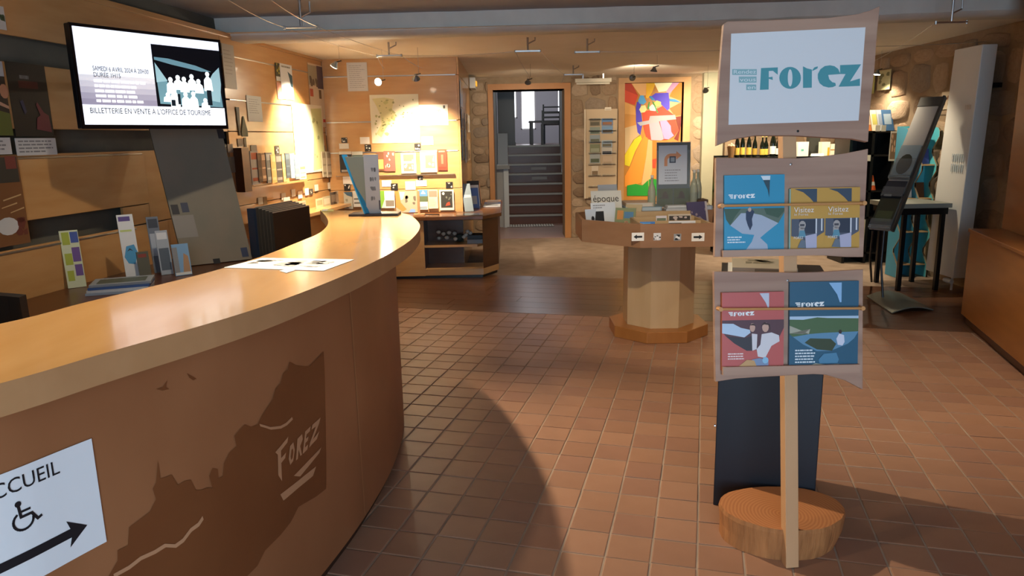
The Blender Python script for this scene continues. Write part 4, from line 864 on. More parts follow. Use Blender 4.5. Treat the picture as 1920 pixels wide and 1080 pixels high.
for i, (x0, x1, yb_, arch) in enumerate(((956, 970, 222, 150), (977, 1005, 243, 140), (1045, 1075, 212, 150))):
    a, b = Y(x0, yb_, UY), Y(x1, yb_, UY); wins.append((a.x, b.x, (a.z+b.z)/2, 3.05))
mb = MB(); xs = -2.6
for x0, x1, z0, z1 in wins:
    mb.box((xs, UY, 1.2), (x0, UY+.25, 3.9)).box((x0, UY, 1.2), (x1, UY+.25, z0)).box((x0, UY, z1), (x1, UY+.25, 3.9)); xs = x1
mb.box((xs, UY, 1.2), (3.6, UY+.25, 3.9)); struct('wall_upper_back', mb, lilac, 'lilac grey wall of the upper room with tall bright windows')
for i, (x0, x1, z0, z1) in enumerate(wins):
    wn = struct('window_%d' % (i+2), MB().box((x0, UY+.08, z0), (x0+.03, UY+.13, z1)).box((x1-.03, UY+.08, z0), (x1, UY+.13, z1)).box((x0, UY+.08, z0), (x1, UY+.13, z0+.03)).box((x0, UY+.08, z1-.03), (x1, UY+.13, z1)), P('#c9c4c0'), 'tall narrow upper room window full of daylight')
    obj('glazing_bar', MB().box((x0+.03, UY+.09, 2.6), (x1-.03, UY+.12, 2.62)), P('#c9c4c0'), parent=wn)
    obj('pane', MB().box((x0+.03, UY+.1, z0+.03), (x1-.03, UY+.105, z1-.03)), M('bright_sky_pane', '#f2f6ff', .3, emit=2.4), parent=wn)
# dark furniture upstairs
UZ = 1.32
dt = thing('dining_table', 'dark table silhouetted against the windows at the top of the stairs', 'table', (.75, 15.4, UZ))
zt2 = Y(1030, 226, 15.2).z
obj('table_top', MB().box((.42, 15.1, zt2-.03), (1.6, 15.8, zt2)), black, parent=dt)
for x, y_ in ((.47, 15.15), (1.55, 15.15), (.47, 15.75), (1.55, 15.75)): obj('leg', MB().box((x-.03, y_-.03, UZ), (x+.03, y_+.03, zt2-.03)), black, parent=dt)
def chair(label, x, y_, face, hgt=.8):
    c = thing('dining_chair', label, 'chair', (x, y_, UZ), 'dark chairs in the upper room'); s = .2
    obj('seat', MB().box((x-s, y_-s, UZ+.40), (x+s, y_+s, UZ+.44)), black, parent=c)
    for dx in (-s, s-.035):
        for dy in (-s, s-.035): obj('leg', MB().box((x+dx, y_+dy, UZ), (x+dx+.035, y_+dy+.035, UZ+.40)), black, parent=c)
    for dx in (-s, s-.035): obj('back_post', MB().box((x+dx, y_+face*s-.0175, UZ+.44), (x+dx+.035, y_+face*s+.0175, UZ+hgt)), black, parent=c)
    for zz in (.55, .66, .76): obj('back_slat', MB().box((x-s+.035, y_+face*s-.01, UZ+zz*hgt/.8-.03), (x+s-.035, y_+face*s+.01, UZ+zz*hgt/.8)), black, parent=c)
chair('dark slatted chair in front of the table at the top of the stairs', .85, 14.75, -1, .66); chair('dark chair at the far side of the upstairs table', .95, 16.1, 1, .85)
tag(obj('black_cabinet', MB().box((-.21, 14.3, UZ), (.12, 14.6, UZ+1.6)).box((-.20, 14.28, UZ+1.6), (.02, 14.6, UZ+1.95)).box((-.22, 14.27, UZ), (.13, 14.3, UZ+.06)), black), 'tall black cabinet at the left of the stair head', 'cabinet')
# white parapet by the stairs with a brochure, floor grille
pp = thing('parapet', 'white parapet wall with ledge left of the stairs', 'parapet', (-.13, 12.15, 0))
zl = Y(938, 310, 11.9).z
obj('post', MB().box((-.10, 11.95, 0), (-.02, 12.39, zl-.06)), white_paint, parent=pp); obj('infill', MB().box((-.215, 12.0, 0), (-.10, 12.38, zl-.06)), M('stair_wall'), parent=pp); obj('ledge', MB().box((-.215, 11.85, zl-.06), (-.0, 12.39, zl)), P('#8d8d8a'), parent=pp)
sheet('open_brochure', 'open brochure lying on the white parapet ledge', 'brochure', frame((-.20, 11.9, zl+.004), (1, 0, 0), (0, 1, 0)), .17, .2, .003, paper, [('print', P('#a58f78'), [R4(.1, .4, .9, .9)])])
m0, m1 = Z(951, 427), Z(1042, 419)
gr = thing('floor_grille', 'pale ribbed floor grille at the foot of the stairs', 'grille', (.4, 12.0, .003))
x0, x1, y0, y1 = m0.x, m1.x-.05, m0.y, min(m1.y, 12.3)
obj('grille_frame', MB().box((x0, y0, .003), (x1, y0+.02, .012)).box((x0, y1-.02, .003), (x1, y1, .012)).box((x0, y0, .003), (x1, y1, .005)), P('#8b8078'), parent=gr)
for i in range(18):
    xx = x0+(x1-x0)*(i+.25)/18; obj('grille_bar', MB().box((xx, y0+.02, .005), (xx+(x1-x0)*.5/18, y1-.02, .014)), P('#e4e0d8'), parent=gr)
# ---- stained glass window
w1 = struct('window_1', MB().box((GX0, BY+.10, GZ0), (GX1, BY+.12, GZ1)), M('stained_backing', '#c98a3a', .4), 'stained glass window with bright abstract face')
SF = frame((GX0, BY+.10, GZ0), (1, 0, 0)); SW, SH = GX1-GX0, GZ1-GZ0
def zg(x, y):  # zoom of (1060,130) at 4.91x
    p = Y(1060+x/4.91, 130+y/4.91, BY+.095); return (min(max(p.x-GX0, 0), SW), min(max(p.z-GZ0, 0), SH))
GE = .28
def pane(c, pts, d=.004):
    obj('pane', MB().prism(SF, [zg(*p) for p in pts][::-1], .0005, d), P(c, .6, GE), parent=w1)
sun = (890, 130)
pane('#b03a24', [(548, 110), (610, 130), (670, 240), (548, 190)], .005); pane('#c8452a', [(548, 190), (670, 240), (640, 330), (548, 300)], .005); pane('#e0a86a', [(610, 130), (745, 115), (745, 240), (690, 240)], .005)
pane('#e8b030', [(745, 115), (830, 115), (800, 210), (760, 270), (740, 260)], .005); pane('#fff3c0', [(820, 112), (985, 112), (930, 200), (860, 210)], .006); pane('#c593b4', [(985, 112), (1050, 120), (960, 225), (925, 205)], .005); pane('#cc7a1e', [(1050, 120), (1075, 125), (1075, 290), (960, 250), (985, 200)], .005)
pane('#d69a50', [(548, 300), (640, 340), (650, 420), (548, 410)], .005); pane('#c88840', [(548, 410), (650, 420), (655, 510), (548, 540)], .005); pane('#c9a878', [(548, 540), (655, 510), (690, 610), (640, 640), (548, 780)], .005)
pane('#d8c020', [(548, 790), (625, 650), (690, 600), (705, 640), (640, 760), (590, 895), (548, 880)], .005); pane('#e08a2a', [(548, 985), (600, 890), (650, 760), (740, 580), (760, 640), (745, 800), (700, 1040), (600, 1080), (548, 1080)], .005); pane('#c7a266', [(745, 800), (762, 650), (800, 640), (800, 930), (770, 1080), (700, 1060)], .005)
pane('#d9701e', [(800, 640), (840, 640), (840, 900), (800, 900)], .0055); pane('#c0401e', [(800, 830), (840, 820), (830, 910), (802, 905)], .006); pane('#7a2a1a', [(1010, 440), (1075, 430), (1075, 500), (1040, 660), (1000, 640), (1045, 560)], .0055); pane('#c96a2a', [(1075, 300), (1075, 420), (1010, 430), (960, 360)], .005)
pane('#4a3fb0', [(650, 350), (660, 300), (700, 300), (690, 360), (700, 420), (710, 500), (690, 605), (665, 580), (650, 470)], .007); pane('#55a0d0', [(670, 290), (690, 240), (720, 240), (745, 300), (720, 325), (680, 315)], .008); pane('#5040c0', [(790, 250), (830, 220), (950, 215), (960, 300), (960, 360), (940, 380), (880, 320), (830, 290)], .007)
pane('#3a86b8', [(770, 250), (790, 245), (830, 285), (800, 285)], .008); pane('#3a86b8', [(960, 270), (1010, 275), (1065, 305), (1010, 300), (960, 295)], .008); pane('#d8452a', [(710, 400), (760, 380), (850, 360), (900, 335), (960, 390), (1000, 420), (1030, 520), (1045, 560), (1000, 620), (940, 650), (790, 655), (740, 620), (715, 500)], .006)
pane('#d8d890', [(680, 370), (700, 335), (735, 330), (750, 370), (730, 395), (695, 400)], .008); pane('#d8d070', [(815, 310), (840, 285), (880, 300), (880, 330), (840, 345)], .008); pane('#d0d8d0', [(770, 350), (800, 320), (840, 350), (830, 385), (780, 380)], .007)
pane('#a8a4a4', [(660, 490), (770, 470), (780, 430), (1010, 420), (1020, 460), (880, 475), (760, 505), (690, 520)], .009); pane('#b0a0a8', [(770, 490), (860, 475), (910, 640), (880, 655), (790, 650)], .008); pane('#c090b8', [(870, 478), (930, 468), (970, 520), (975, 575), (1000, 610), (950, 645), (905, 640)], .008)
pane('#3d9a4a', [(755, 360), (770, 300), (778, 300), (768, 370)], .010); pane('#3d9a4a', [(800, 295), (812, 300), (855, 400), (845, 400)], .010)
def z3(x, y): return ((1080+x/4.91-1060)*4.91, (250+y/4.91-130)*4.91)
pane('#1f8a2a', [z3(470, 575), z3(470, 480), z3(550, 465), z3(610, 480), z3(665, 430), z3(670, 575)], .007); pane('#1f8a2a', [z3(670, 575), z3(670, 425), z3(720, 420), z3(1000, 460), z3(1000, 575)], .006)
mb = MB().box((GX0-.09, BY-.02, GZ0-.08), (GX0, BY+.12, GZ1+.07)).box((GX1, BY-.02, GZ0-.08), (GX1+.10, BY+.12, GZ1+.07)).box((GX0, BY-.02, GZ1), (GX1, BY+.12, GZ1+.07)).box((GX0, BY-.02, GZ0-.08), (GX1, BY+.12, GZ0))
obj('window_frame', mb, M('glass_frame_wood', '#caa070', .5, noise='#b88c5a', scale=4), parent=w1)
# ================================================================== LEFT WALL PAPERS AND LEAFLETS
def lsheet(name, label, cat, x0, y0, x1, y1, col, items=(), d=.004, t=.002, group=None):
    xm, ym = (x0+x1)/2, (y0+y1)/2; o = d+t
    u0, u1 = lw(x0, ym, o)[0], lw(x1, ym, o)[0]; z1, z0 = lw(xm, y0, o)[1], lw(xm, y1, o)[1]
    return sheet(name, label, cat, frame(LF(u0, z0, o), LF.u), u1-u0, z1-z0, t, P(col) if isinstance(col, str) else col, items, group)
dk = P('#26262a'); mid = P('#8d8d8a')
G1 = 'papers on the left wall'
lsheet('poster', 'nearly black concert poster left of the television', 'poster', 20, 120, 92, 256, '#101013', [('red_band', P('#451618'), [R4(.25, .66, .75, .76)]), ('title', P('#6e6e72'), lines(.3, .78, .65, .84, 1, 2, .8)), ('blue_glow', P('#20264e'), [[(.22, .48), (.3, .5), (.36, .34), (.3, .3)]]), ('pink_figure', P('#6e2b38'), [[(.55, .1), (.95, .06), (.92, .3), (.8, .34), (.66, .48), (.62, .44), (.7, .3), (.6, .26)]])])
lsheet('poster', 'poster with a seated figure cut off by the left edge', 'poster', -60, 112, 14, 254, '#2a231f', [('pale_corner', P('#aab0b8'), [R4(.6, .8, 1, 1)]), ('face', P('#b98668'), [arc(.93, .6, .12, 0, 360, 10, .1)[:-1]]), ('green_skirt', P('#5e6a2c'), [[(.5, 0), (1, 0), (1, .3), (.7, .34)]]), ('arm', P('#c39a80'), [[(.6, .44), (1, .36), (1, .4), (.6, .5)]])])
lsheet('caption_card', 'white printed caption card below the black concert poster', 'card', 30, 259, 106, 291, '#cdd0d2', [('text_lines', P('#7e8288'), lines(.06, .12, .95, .92, 4, 3, .4))], d=.012)
lsheet('caption_card', 'white caption card cut off by the left edge', 'card', -50, 258, 21, 290, '#cdd0d2', [('text_lines', P('#7e8288'), lines(.3, .2, .98, .9, 3, 6, .4))], d=.012)
b = lsheet('photo_banner', 'photo banner of food in a clear sleeve at the left edge', 'banner', -60, 292, 46, 466, '#7d5433', [('dark_photo', P('#3a3833'), [R4(.5, .7, .97, .98)]), ('red_shape', P('#7a3c36'), [R4(.75, .85, .95, .99)]), ('white_plate', P('#c9cbcc'), [arc(.62, .22, .2, 0, 360, 14, .1)[:-1]]), ('meat', P('#6e3a30'), blobs(5, 4, .72, .1, .97, .3, .12)), ('glints', P('#c9a878'), [[(.6, .5), (.95, .55), (.95, .565), (.6, .515)], [(.55, .42), (.85, .46), (.85, .475), (.55, .43)], [(.7, .36), (.97, .4), (.97, .415), (.7, .37)]])], d=.012)
lsheet('paper_notice', 'small white paper at the upper left corner', 'paper', -40, 8, 9, 52, '#c4c6c4', [('leaf_print', P('#5a6a4a'), blobs(3, 3, .6, .3, .98, .8, .2))])
lsheet('paper_notice', 'grey letter half hidden behind the television', 'paper', 419, 84, 441, 166, '#a39a8c', [('text_lines', P('#8a8074'), lines(.1, .3, .9, .9, 7, 2, .25))], group=G1)
lsheet('paper_notice', 'pale blue letter right of the television', 'paper', 464, 180, 491, 228, '#c3c6c2', [('text_lines', P('#8c908e'), lines(.12, .3, .9, .9, 7, 12, .25))], group=G1)
lsheet('poster', 'green and black poster at the upper left of the bright wall patch', 'poster', 517, 119, 530, 152, '#3c3d24', [('yellow_leaves', P('#a89a30'), blobs(8, 5, .05, .4, .8, .98, .2)), ('white_base', P('#d8dcd8'), [R4(0, 0, 1, .25)])])
lsheet('poster', 'white poster with dark blue print in the bright wall patch', 'poster', 527, 121, 549, 186, '#e6ebee', [('blue_figures', P('#3f6272'), [[(.6, .8), (.98, .7), (.98, .35), (.8, .38), (.72, .6)]]), ('headline', P('#8c8f86'), lines(.1, .88, .9, .96, 1, 4, .6))], d=.008)
lsheet('leaflet', 'faded pink leaflet below the green and black poster', 'leaflet', 520, 155, 528, 186, '#d99c88', group=G1)
lsheet('poster', 'tall poster with purple photo top near the wall corner', 'poster', 581, 122, 613, 238, '#d8c8b0', [('pale_photo', P('#a8a088'), [R4(0, .66, .48, .97)]), ('purple_photo', P('#5d4d5a'), [R4(.48, .62, 1, .98)]), ('buildings', P('#6a5a4a'), blobs(14, 6, .05, .64, .5, .8, .13)), ('red_block', P('#b4553a'), [R4(.02, .48, .2, .6)]), ('dark_block', P('#6e5638'), [R4(.52, .46, .66, .6), R4(.88, .4, 1, .45)]), ('red_mark', P('#c4452e'), [R4(.66, .08, .8, .13)])])
lsheet('wall_map', 'large pale map poster in the bright wall patch', 'map', 552, 196, 607, 324, '#ece8d6', [('green_relief', P('#cdd29a'), [[(.55, .02), (.98, .06), (.98, .96), (.6, .94), (.66, .6), (.6, .3)]]), ('road_lines', P('#a7ab78'), blobs(17, 9, .62, .1, .95, .9, .05))], d=.006)
for i, (x0, y0, x1, y1, c, lb) in enumerate(((443, 201, 449, 254, '#3c3626', 'narrow dark pennant right of the television'), (451, 218, 462, 256, '#4d5136', 'green tapering pennant right of the television'))):
    xm, ym = (x0+x1)/2, (y0+y1)/2; u0, u1 = lw(x0, ym)[0], lw(x1, ym)[0]; z1, z0 = lw(xm, y0)[1], lw(xm, y1)[1]; w, h = u1-u0, z1-z0
    fr = frame(LF(u0, z0, .008), LF.u); pts = [(0, h), (w, h), (w*.75, 0), (w*.25, 0)] if i == 0 else [(w*.45, h), (w*.55, h), (w, h*.3), (w, 0), (0, 0), (0, h*.3)]
    tag(obj('pennant', MB().prism(fr, pts, -.004, 0), P(c)), lb, 'pennant')
cards = [(446, 260, 456, 275, '#a59a88', 'beige card under the green pennant'), (458, 258, 462, 276, '#6a6450', 'narrow olive card under the green pennant'), (418, 270, 425, 286, '#6a6558', 'dark card beside the grey slab top'), (427, 270, 437, 286, '#a09a90', 'grey card beside the grey slab top'), (471, 272, 482, 289, '#a9a290', 'grey-beige card above the leaflet rack'), (516, 273, 524, 290, '#3e3a34', 'black framed card above the leaflet rack'),
         (420, 294, 446, 324, '#8f9390', 'grey blank card left of the leaflet rack'), (484, 370, 493, 383, '#b9b2a4', 'pale card below the leaflet rack, farthest left'), (494, 369, 501, 384, '#6c5638', 'brown card below the leaflet rack'), (528, 362, 536, 374, '#ddd6c8', 'white card with small red mark below the rack'), (547, 355, 554, 368, '#eeeae0', 'first of two bright white cards below the rack'), (559, 358, 567, 372, '#ebe6da', 'second of two bright white cards below the rack'),
         (572, 353, 579, 366, '#eeeae0', 'white card beside a black icon card on the left wall'), (580, 354, 587, 365, '#4a4640', 'black icon card on the left wall'), (590, 346, 597, 358, '#e4dccb', 'pale card under the map poster'), (615, 342, 622, 354, '#e4dccb', 'pale card nearest the wall corner'), (616, 272, 622, 284, '#e6dccb', 'white tag above the corner leaflets'), (605, 273, 610, 283, '#7a6f5c', 'dark tag above the corner leaflets'), (611, 240, 618, 254, '#e2d6c2', 'white tag under the tall purple poster'), (619, 242, 623, 256, '#7a6a52', 'dark tag under the tall purple poster')]
for x0, y0, x1, y1, c, lb in cards:
    it = [('icon', P('#cfcabb'), blobs(int(x0), 3, .15, .2, .85, .8, .2))] if c.startswith('#3e') or c.startswith('#4a') else ([('red_mark', P('#c4654a'), [R4(.2, .15, .5, .35)])] if 'red' in lb else ())
    lsheet('wall_card', lb, 'card', x0, y0, x1, y1, c, it, group='small cards on the left wall')
# leaflet rack on the wall
ra, rb = lw(436, 351, .02), lw(562, 335, .02)
rk = thing('leaflet_rack', 'wooden leaflet rack rail on the left wall', 'rack', LF(-1.4, 1.06, .05))
obj('rail', MB().slab(LF, -2.0, 1.075, -.72, 1.09, .001, .06), wood_honey, parent=rk); obj('end_block', MB().slab(LF, -2.02, 1.06, -1.90, 1.42, .001, .075), wood_dark, parent=rk)
rl = [(456, 280, 470, 349, '#b0aca4', '#a8482c', 'first grey and red leaflet in the wall rack'), (471, 283, 486, 346, '#b7b1a8', '#b5532e', 'second grey and red leaflet in the wall rack'), (484, 287, 491, 342, '#5a4636', '#6e5a46', 'dark narrow leaflet in the wall rack'), (491, 287, 499, 340, '#8f6a4c', '#d8b088', 'brown leaflet with pale stripe in the wall rack'), (500, 286, 512, 343, '#75726a', '#a9a69c', 'grey leaflet with pale bands in the wall rack'), (509, 290, 518, 343, '#d8a866', '#e6bc80', 'honey coloured narrow leaflet in the wall rack'), (518, 290, 530, 343, '#4a453f', '#8a8378', 'dark leaflet with grey bands in the wall rack'), (530, 288, 537, 341, '#dcae6c', '#e6c080', 'second honey coloured leaflet in the wall rack'), (536, 287, 544, 334, '#47525a', '#5c6a72', 'slate blue leaflet in the wall rack'), (545, 288, 553, 334, '#aec8d6', '#d3e2e8', 'light blue leaflet in the wall rack'), (553, 290, 561, 336, '#7d8c94', '#a7b4ba', 'grey-blue leaflet in the wall rack'), (562, 311, 574, 336, '#e6ddd0', '#c98a70', 'white leaflet with red print at the right end of the rack'), (605, 284, 612, 332, '#b3a68c', '#8f836c', 'beige leaflet in the wall corner'), (613, 284, 625, 332, '#c4b8a2', '#9a8e7a', 'pale leaflet nearest the wall corner')]
for i, (x0, y0, x1, y1, c, c2, lb) in enumerate(rl):
    lsheet('leaflet', lb, 'leaflet', x0, y0, x1, y1, c, [('bands', P(c2), [R4(.1, .75, .9, .95), R4(.1, .45, .9, .5), R4(.1, .1, .85, .2)])], d=.012+.006*(i % 3), t=.012, group='leaflets in the wall rack')
# low shelf in the corner with leaflets
zs = lw(600, 392, .15)[1]
ws = thing('corner_shelf', 'narrow wooden shelf in the corner beyond the counter', 'shelf', LF(-.6, zs, .1))
obj('shelf_board', MB().slab(LF, -1.9, zs-.03, -.02, zs, .001, .24), wood_honey, parent=ws); obj('shelf_bracket', MB().slab(LF, -1.2, zs-.18, -1.17, zs-.03, .001, .2), wood_honey, parent=ws)
for x0, y0, x1, y1, c, c2, lb in ((533, 370, 545, 408, '#e4e0d4', '#c9c4b8', 'white leaflet standing behind the black file sorter'), (546, 378, 560, 404, '#8f9078', '#b9b8a4', 'olive leaflet standing on the corner shelf'), (560, 377, 574, 398, '#b5ae94', '#8f8a74', 'beige leaflet standing on the corner shelf'), (593, 372, 606, 393, '#cfcba4', '#a8a680', 'pale green leaflet on the corner shelf'), (606, 368, 620, 392, '#b3ad90', '#cfcab4', 'khaki leaflet on the corner shelf'), (620, 360, 632, 391, '#5c5048', '#8a7a6a', 'dark leaning leaflet on the corner shelf'), (627, 358, 641, 391, '#c7b9a4', '#a99884', 'pale leaning leaflet on the corner shelf')):
    lsheet('leaflet', lb, 'leaflet', x0, y0, x1, y1, c, [('photo', P(c2), [R4(.12, .4, .88, .85)])], d=.08, t=.006, group='leaflets on the corner shelf')
fy = frame(Z(590, 392, zs+.012), (1, .1, 0), (-.1, 1, 0)); sheet('flyer', 'yellow and white flyer lying at the inner end of the counter', 'flyer', frame(Z(602, 396, CT+.004), (1, .2, 0), (-.2, 1, 0)), .07, .12, .003, P('#d8d080'), [('white_part', P('#e8e8e0'), [R4(.05, .05, .5, .95)])])
# ---- black file sorter on the desk
fs0 = Z(488, 482, DZK); fu = Vector((.52, .85, 0)).normalized(); fn = Vector((fu.y, -fu.x, 0))
srt = thing('file_sorter', 'black ribbed metal file sorter standing behind the counter', 'file sorter', fs0)
zt3 = Y(486, 390, fs0.y).z
for i in range(6):
    o_ = fs0+fn*(.034*i); fr = frame(o_, fu); obj('plate', MB().prism(fr, [(0, 0), (.33, 0), (.33, zt3-DZK+.02-.006*i), (0, zt3-DZK-.006*i)], -.008, 0), M('sorter_plate', '#5a544c', .4, .3) if i < 5 else M('smoked_plate', '#4a3a2e', .15, .3), parent=srt)
    obj('plate_rim_highlight', MB().prism(fr, [(0, zt3-DZK-.006*i), (.33, zt3-DZK+.02-.006*i), (.33, zt3-DZK+.027-.006*i), (0, zt3-DZK+.007-.006*i)], -.006, .0005), M('rim_highlight', '#b5aa9a', .35, .2), parent=srt)  # pale strip along each plate top: edge highlight put into the colour
    obj('plate_tip', MB().lathe(fr(.006, zt3-DZK-.006*i, -.004), [(.004, 0), (.004, .004)], 8), metal, parent=srt)
obj('end_panel', MB().prism(frame(fs0-fu*.02-fn*.07, fn), [(0, 0), (.068, 0), (.068, zt3-DZK), (0, zt3-DZK-.005)], -.02, 0), M('blue_steel', '#39465c', .4, .3), parent=srt)
obj('sorter_base', MB().prism(frame(fs0-fn*.02, fu, fn*-1), [(0, -.19), (.33, -.19), (.33, 0), (0, 0)], 0.001, .006), metal_dark, parent=srt)
# ---- leaflets on the desk
def desk_leaf(label, x0, yb_, x1, yt, col, items, lean=.18, t=.006, yaw=None, z=DZK+.002):
    a, b = Z(x0, yb_, z), None
    n = Vector((.62, -.78, 0)); b = PL(x1, yb_-2, a, n); w = Vector((b.x-a.x, b.y-a.y, 0)).length
    u = Vector((b.x-a.x, b.y-a.y, 0)).normalized(); n = Vector((u.y, -u.x, 0)); v = Vector((0, 0, 1))*math.cos(lean)-n*math.sin(lean)
    top = PL(x0, yt, a, (Vector(u).cross(v))); h = (top-a).dot(v)
    return sheet('leaflet', label, 'leaflet', frame(a, u, v), w, h, t, P(col), items, 'leaflets on the back desk')
desk_leaf('green and purple leaflet standing on the back desk, nearest the left edge', 128, 541, 163, 432, '#c9cfae', [('green_squares', P('#a3ad3c'), [R4(.1, .75, .5, .97), R4(.1, .4, .5, .6), R4(.1, .12, .45, .3)]), ('purple_squares', P('#6b4f8c'), [R4(.52, .45, .95, .7), R4(.55, .2, .95, .4)]), ('blue_square', P('#41559a'), [R4(.55, .78, .97, .97)])])
desk_leaf('tall white leaflet with purple heading and blue drawing on the back desk', 238, 527, 268, 402, '#d5d8da', [('purple_heading', P('#5b4a86'), [R4(.08, .9, .8, .97)]), ('blue_drawing', P('#4d97c4'), [[(.1, .36), (.3, .52), (.8, .54), (.95, .42), (.7, .24), (.3, .26)]]), ('pale_band', P('#b8c77a'), [R4(.08, .74, .8, .77)]), ('roof', P('#40464c'), [[(.3, .44), (.5, .49), (.7, .44), (.5, .46)]])])
desk_leaf('dark photo leaflet leaning in front of the tall white leaflet', 264, 527, 286, 472, '#5a5a4e', [('red_title', P('#8a4038'), [R4(.1, .8, .8, .92)]), ('pale_foot', P('#b9b6ac'), [R4(.1, .04, .9, .16)])], t=.012)
desk_leaf('dark blue leaflet behind the pale leaflets on the back desk', 290, 512, 312, 406, '#6d7684', [('photo', P('#3e4450'), [R4(.1, .8, .9, .96)]), ('pale_part', P('#aab2be'), [R4(.1, .3, .9, .7)])])
desk_leaf('grey-blue leaflet in the middle of the back desk group', 303, 516, 326, 432, '#a4adb8', [('photo', P('#5c6672'), [R4(.1, .1, .9, .6)]), ('white_top', P('#d5d9dd'), [R4(.1, .8, .9, .95)])])
desk_leaf('blue leaflet with tan rock photo at the right of the desk group', 330, 518, 361, 458, '#7fa9d0', [('tan_rock', P('#b39070'), [[(.5, .1), (.95, .1), (.9, .6), (.65, .7)]]), ('white_foot', P('#d8dcdc'), [R4(.02, .02, .98, .1)]), ('grey_left', P('#8a8e92'), [R4(.0, .1, .3, .9)])], t=.012)
mz = DZK
mA, mB_ = Z(160, 556, DZK), Z(276, 548, DZK)
mu = (mB_-mA).normalized(); mu.z = 0
for i, (c, lb) in enumerate((('#9fb0c4', 'bottom magazine of the pile on the back desk'), ('#c9d0d8', 'second magazine of the pile on the back desk'), ('#3f5f9a', 'third, blue magazine of the pile on the back desk'), ('#8c96a2', 'top magazine of the pile on the back desk'))):
    fr = frame(mA+Vector((.006*i, .004*i, mz-DZK+.014)), (mu+Vector((0, .03*i, 0))).normalized(), Vector((-mu.y, mu.x, 0)))
    o = sheet('magazine', lb, 'magazine', fr, .30, .21, .013, P(c), [('cover_photo', P(('#5f7088', '#8a94a2', '#2c3f74', '#505a52')[i]), [R4(.1, .15, .9, .8)])], 'magazines on the back desk'); mz += .014
# ================================================================== MAP WALL PAPERS
def asheet(name, label, cat, x0, y0, x1, y1, col, items=(), d=.004, t=.002, group=None):
    o = d+t; xm, ym = (x0+x1)/2, (y0+y1)/2
    a, b = Y(x0, ym, MY-o), Y(x1, ym, MY-o); zt_, zb_ = Y(xm, y0, MY-o).z, Y(xm, y1, MY-o).z
    return sheet(name, label, cat, frame((a.x, MY-o, zb_), (1, 0, 0)), b.x-a.x, zt_-zb_, t, P(col) if isinstance(col, str) else col, items, group)
asheet('paper_notice', 'white typed letter at the upper left of the map wall', 'paper', 651, 117, 689, 171, '#d6d2c8', [('text_lines', P('#a39e94'), lines(.1, .1, .9, .92, 12, 5, .25))])
mp = asheet('wall_map', 'square relief map of the region on the alcove wall', 'map', 695, 177, 786, 268, '#e6dcbc', [('relief', P('#cfc48c'), [[(.05, .92), (.3, .94), (.5, .9), (.45, .7), (.55, .55), (.4, .45), (.3, .3), (.2, .12), (.1, .2), (.22, .4), (.2, .6), (.12, .8)]]), ('valleys', P('#8f8c58'), blobs(29, 26, .1, .3, .55, .9, .03)+blobs(30, 10, .6, .5, .9, .92, .025)), ('forest', P('#b3ad70'), blobs(31, 12, .08, .1, .5, .9, .06))])
nt_ = asheet('paper_notice', 'white notice with handwritten dates right of the map', 'notice', 786, 196, 840, 235, '#e8e2d4', [('small_mark', P('#4a463e'), [R4(.84, .8, .91, .95)]), ('foot_lines', P('#b0aa9c'), lines(.1, .1, .75, .22, 1, 3, .6))])
fr = frame(nt_.location-Vector((0, 0, 0)), (1, 0, 0)); w = .3
q = MB(); fa = frame((nt_.location.x-.15, MY-.0075, nt_.location.z), (1, 0, 0)); add_text(q, fa, 'Du 20', .1, .13, .05); add_text(q, fa, 'au Mars Août', .07, .07, .045, width=.2); obj('handwriting', q, P('#8a8478'), parent=nt_)
ico = [(640, 258, 651, 268, 'black pictogram card at the left end of the map wall'), (684, 271, 696, 284, 'black pictogram card under the map, left side'), (777, 269, 789, 282, 'black pictogram card under the map, right side'), (733, 344, 746, 357, 'black pictogram card below the white photo brochures'), (836, 341, 849, 353, 'black pictogram card above the framed dark leaflet'), (645, 345, 657, 358, 'black pictogram card above the lower left leaflets'), (783, 330, 793, 338, 'half covered black pictogram card between the rows')]
for i, (x0, y0, x1, y1, lb) in enumerate(ico): asheet('pictogram_card', lb, 'card', x0, y0, x1, y1, '#221e1a', [('white_figure', P('#e6dfd2'), blobs(50+i, 4, .1, .1, .9, .9, .2))], group='pictogram cards on the map wall')
wl_ = [(636, 269, 654, 279, 'white label under the leftmost pictogram'), (675, 257, 693, 270, 'white label left of the map bottom'), (790, 256, 812, 272, 'white label right of the map bottom'), (643, 331, 661, 346, 'white label left of the blue panel'), (716, 338, 734, 350, 'white label below the red figure brochure'), (760, 340, 779, 356, 'white label left of the middle of the lower row'), (780, 338, 800, 349, 'white label below the right photo brochure')]
for x0, y0, x1, y1, lb in wl_: asheet('wall_label', lb, 'label', x0, y0, x1, y1, '#ece6da', group='white labels on the map wall')
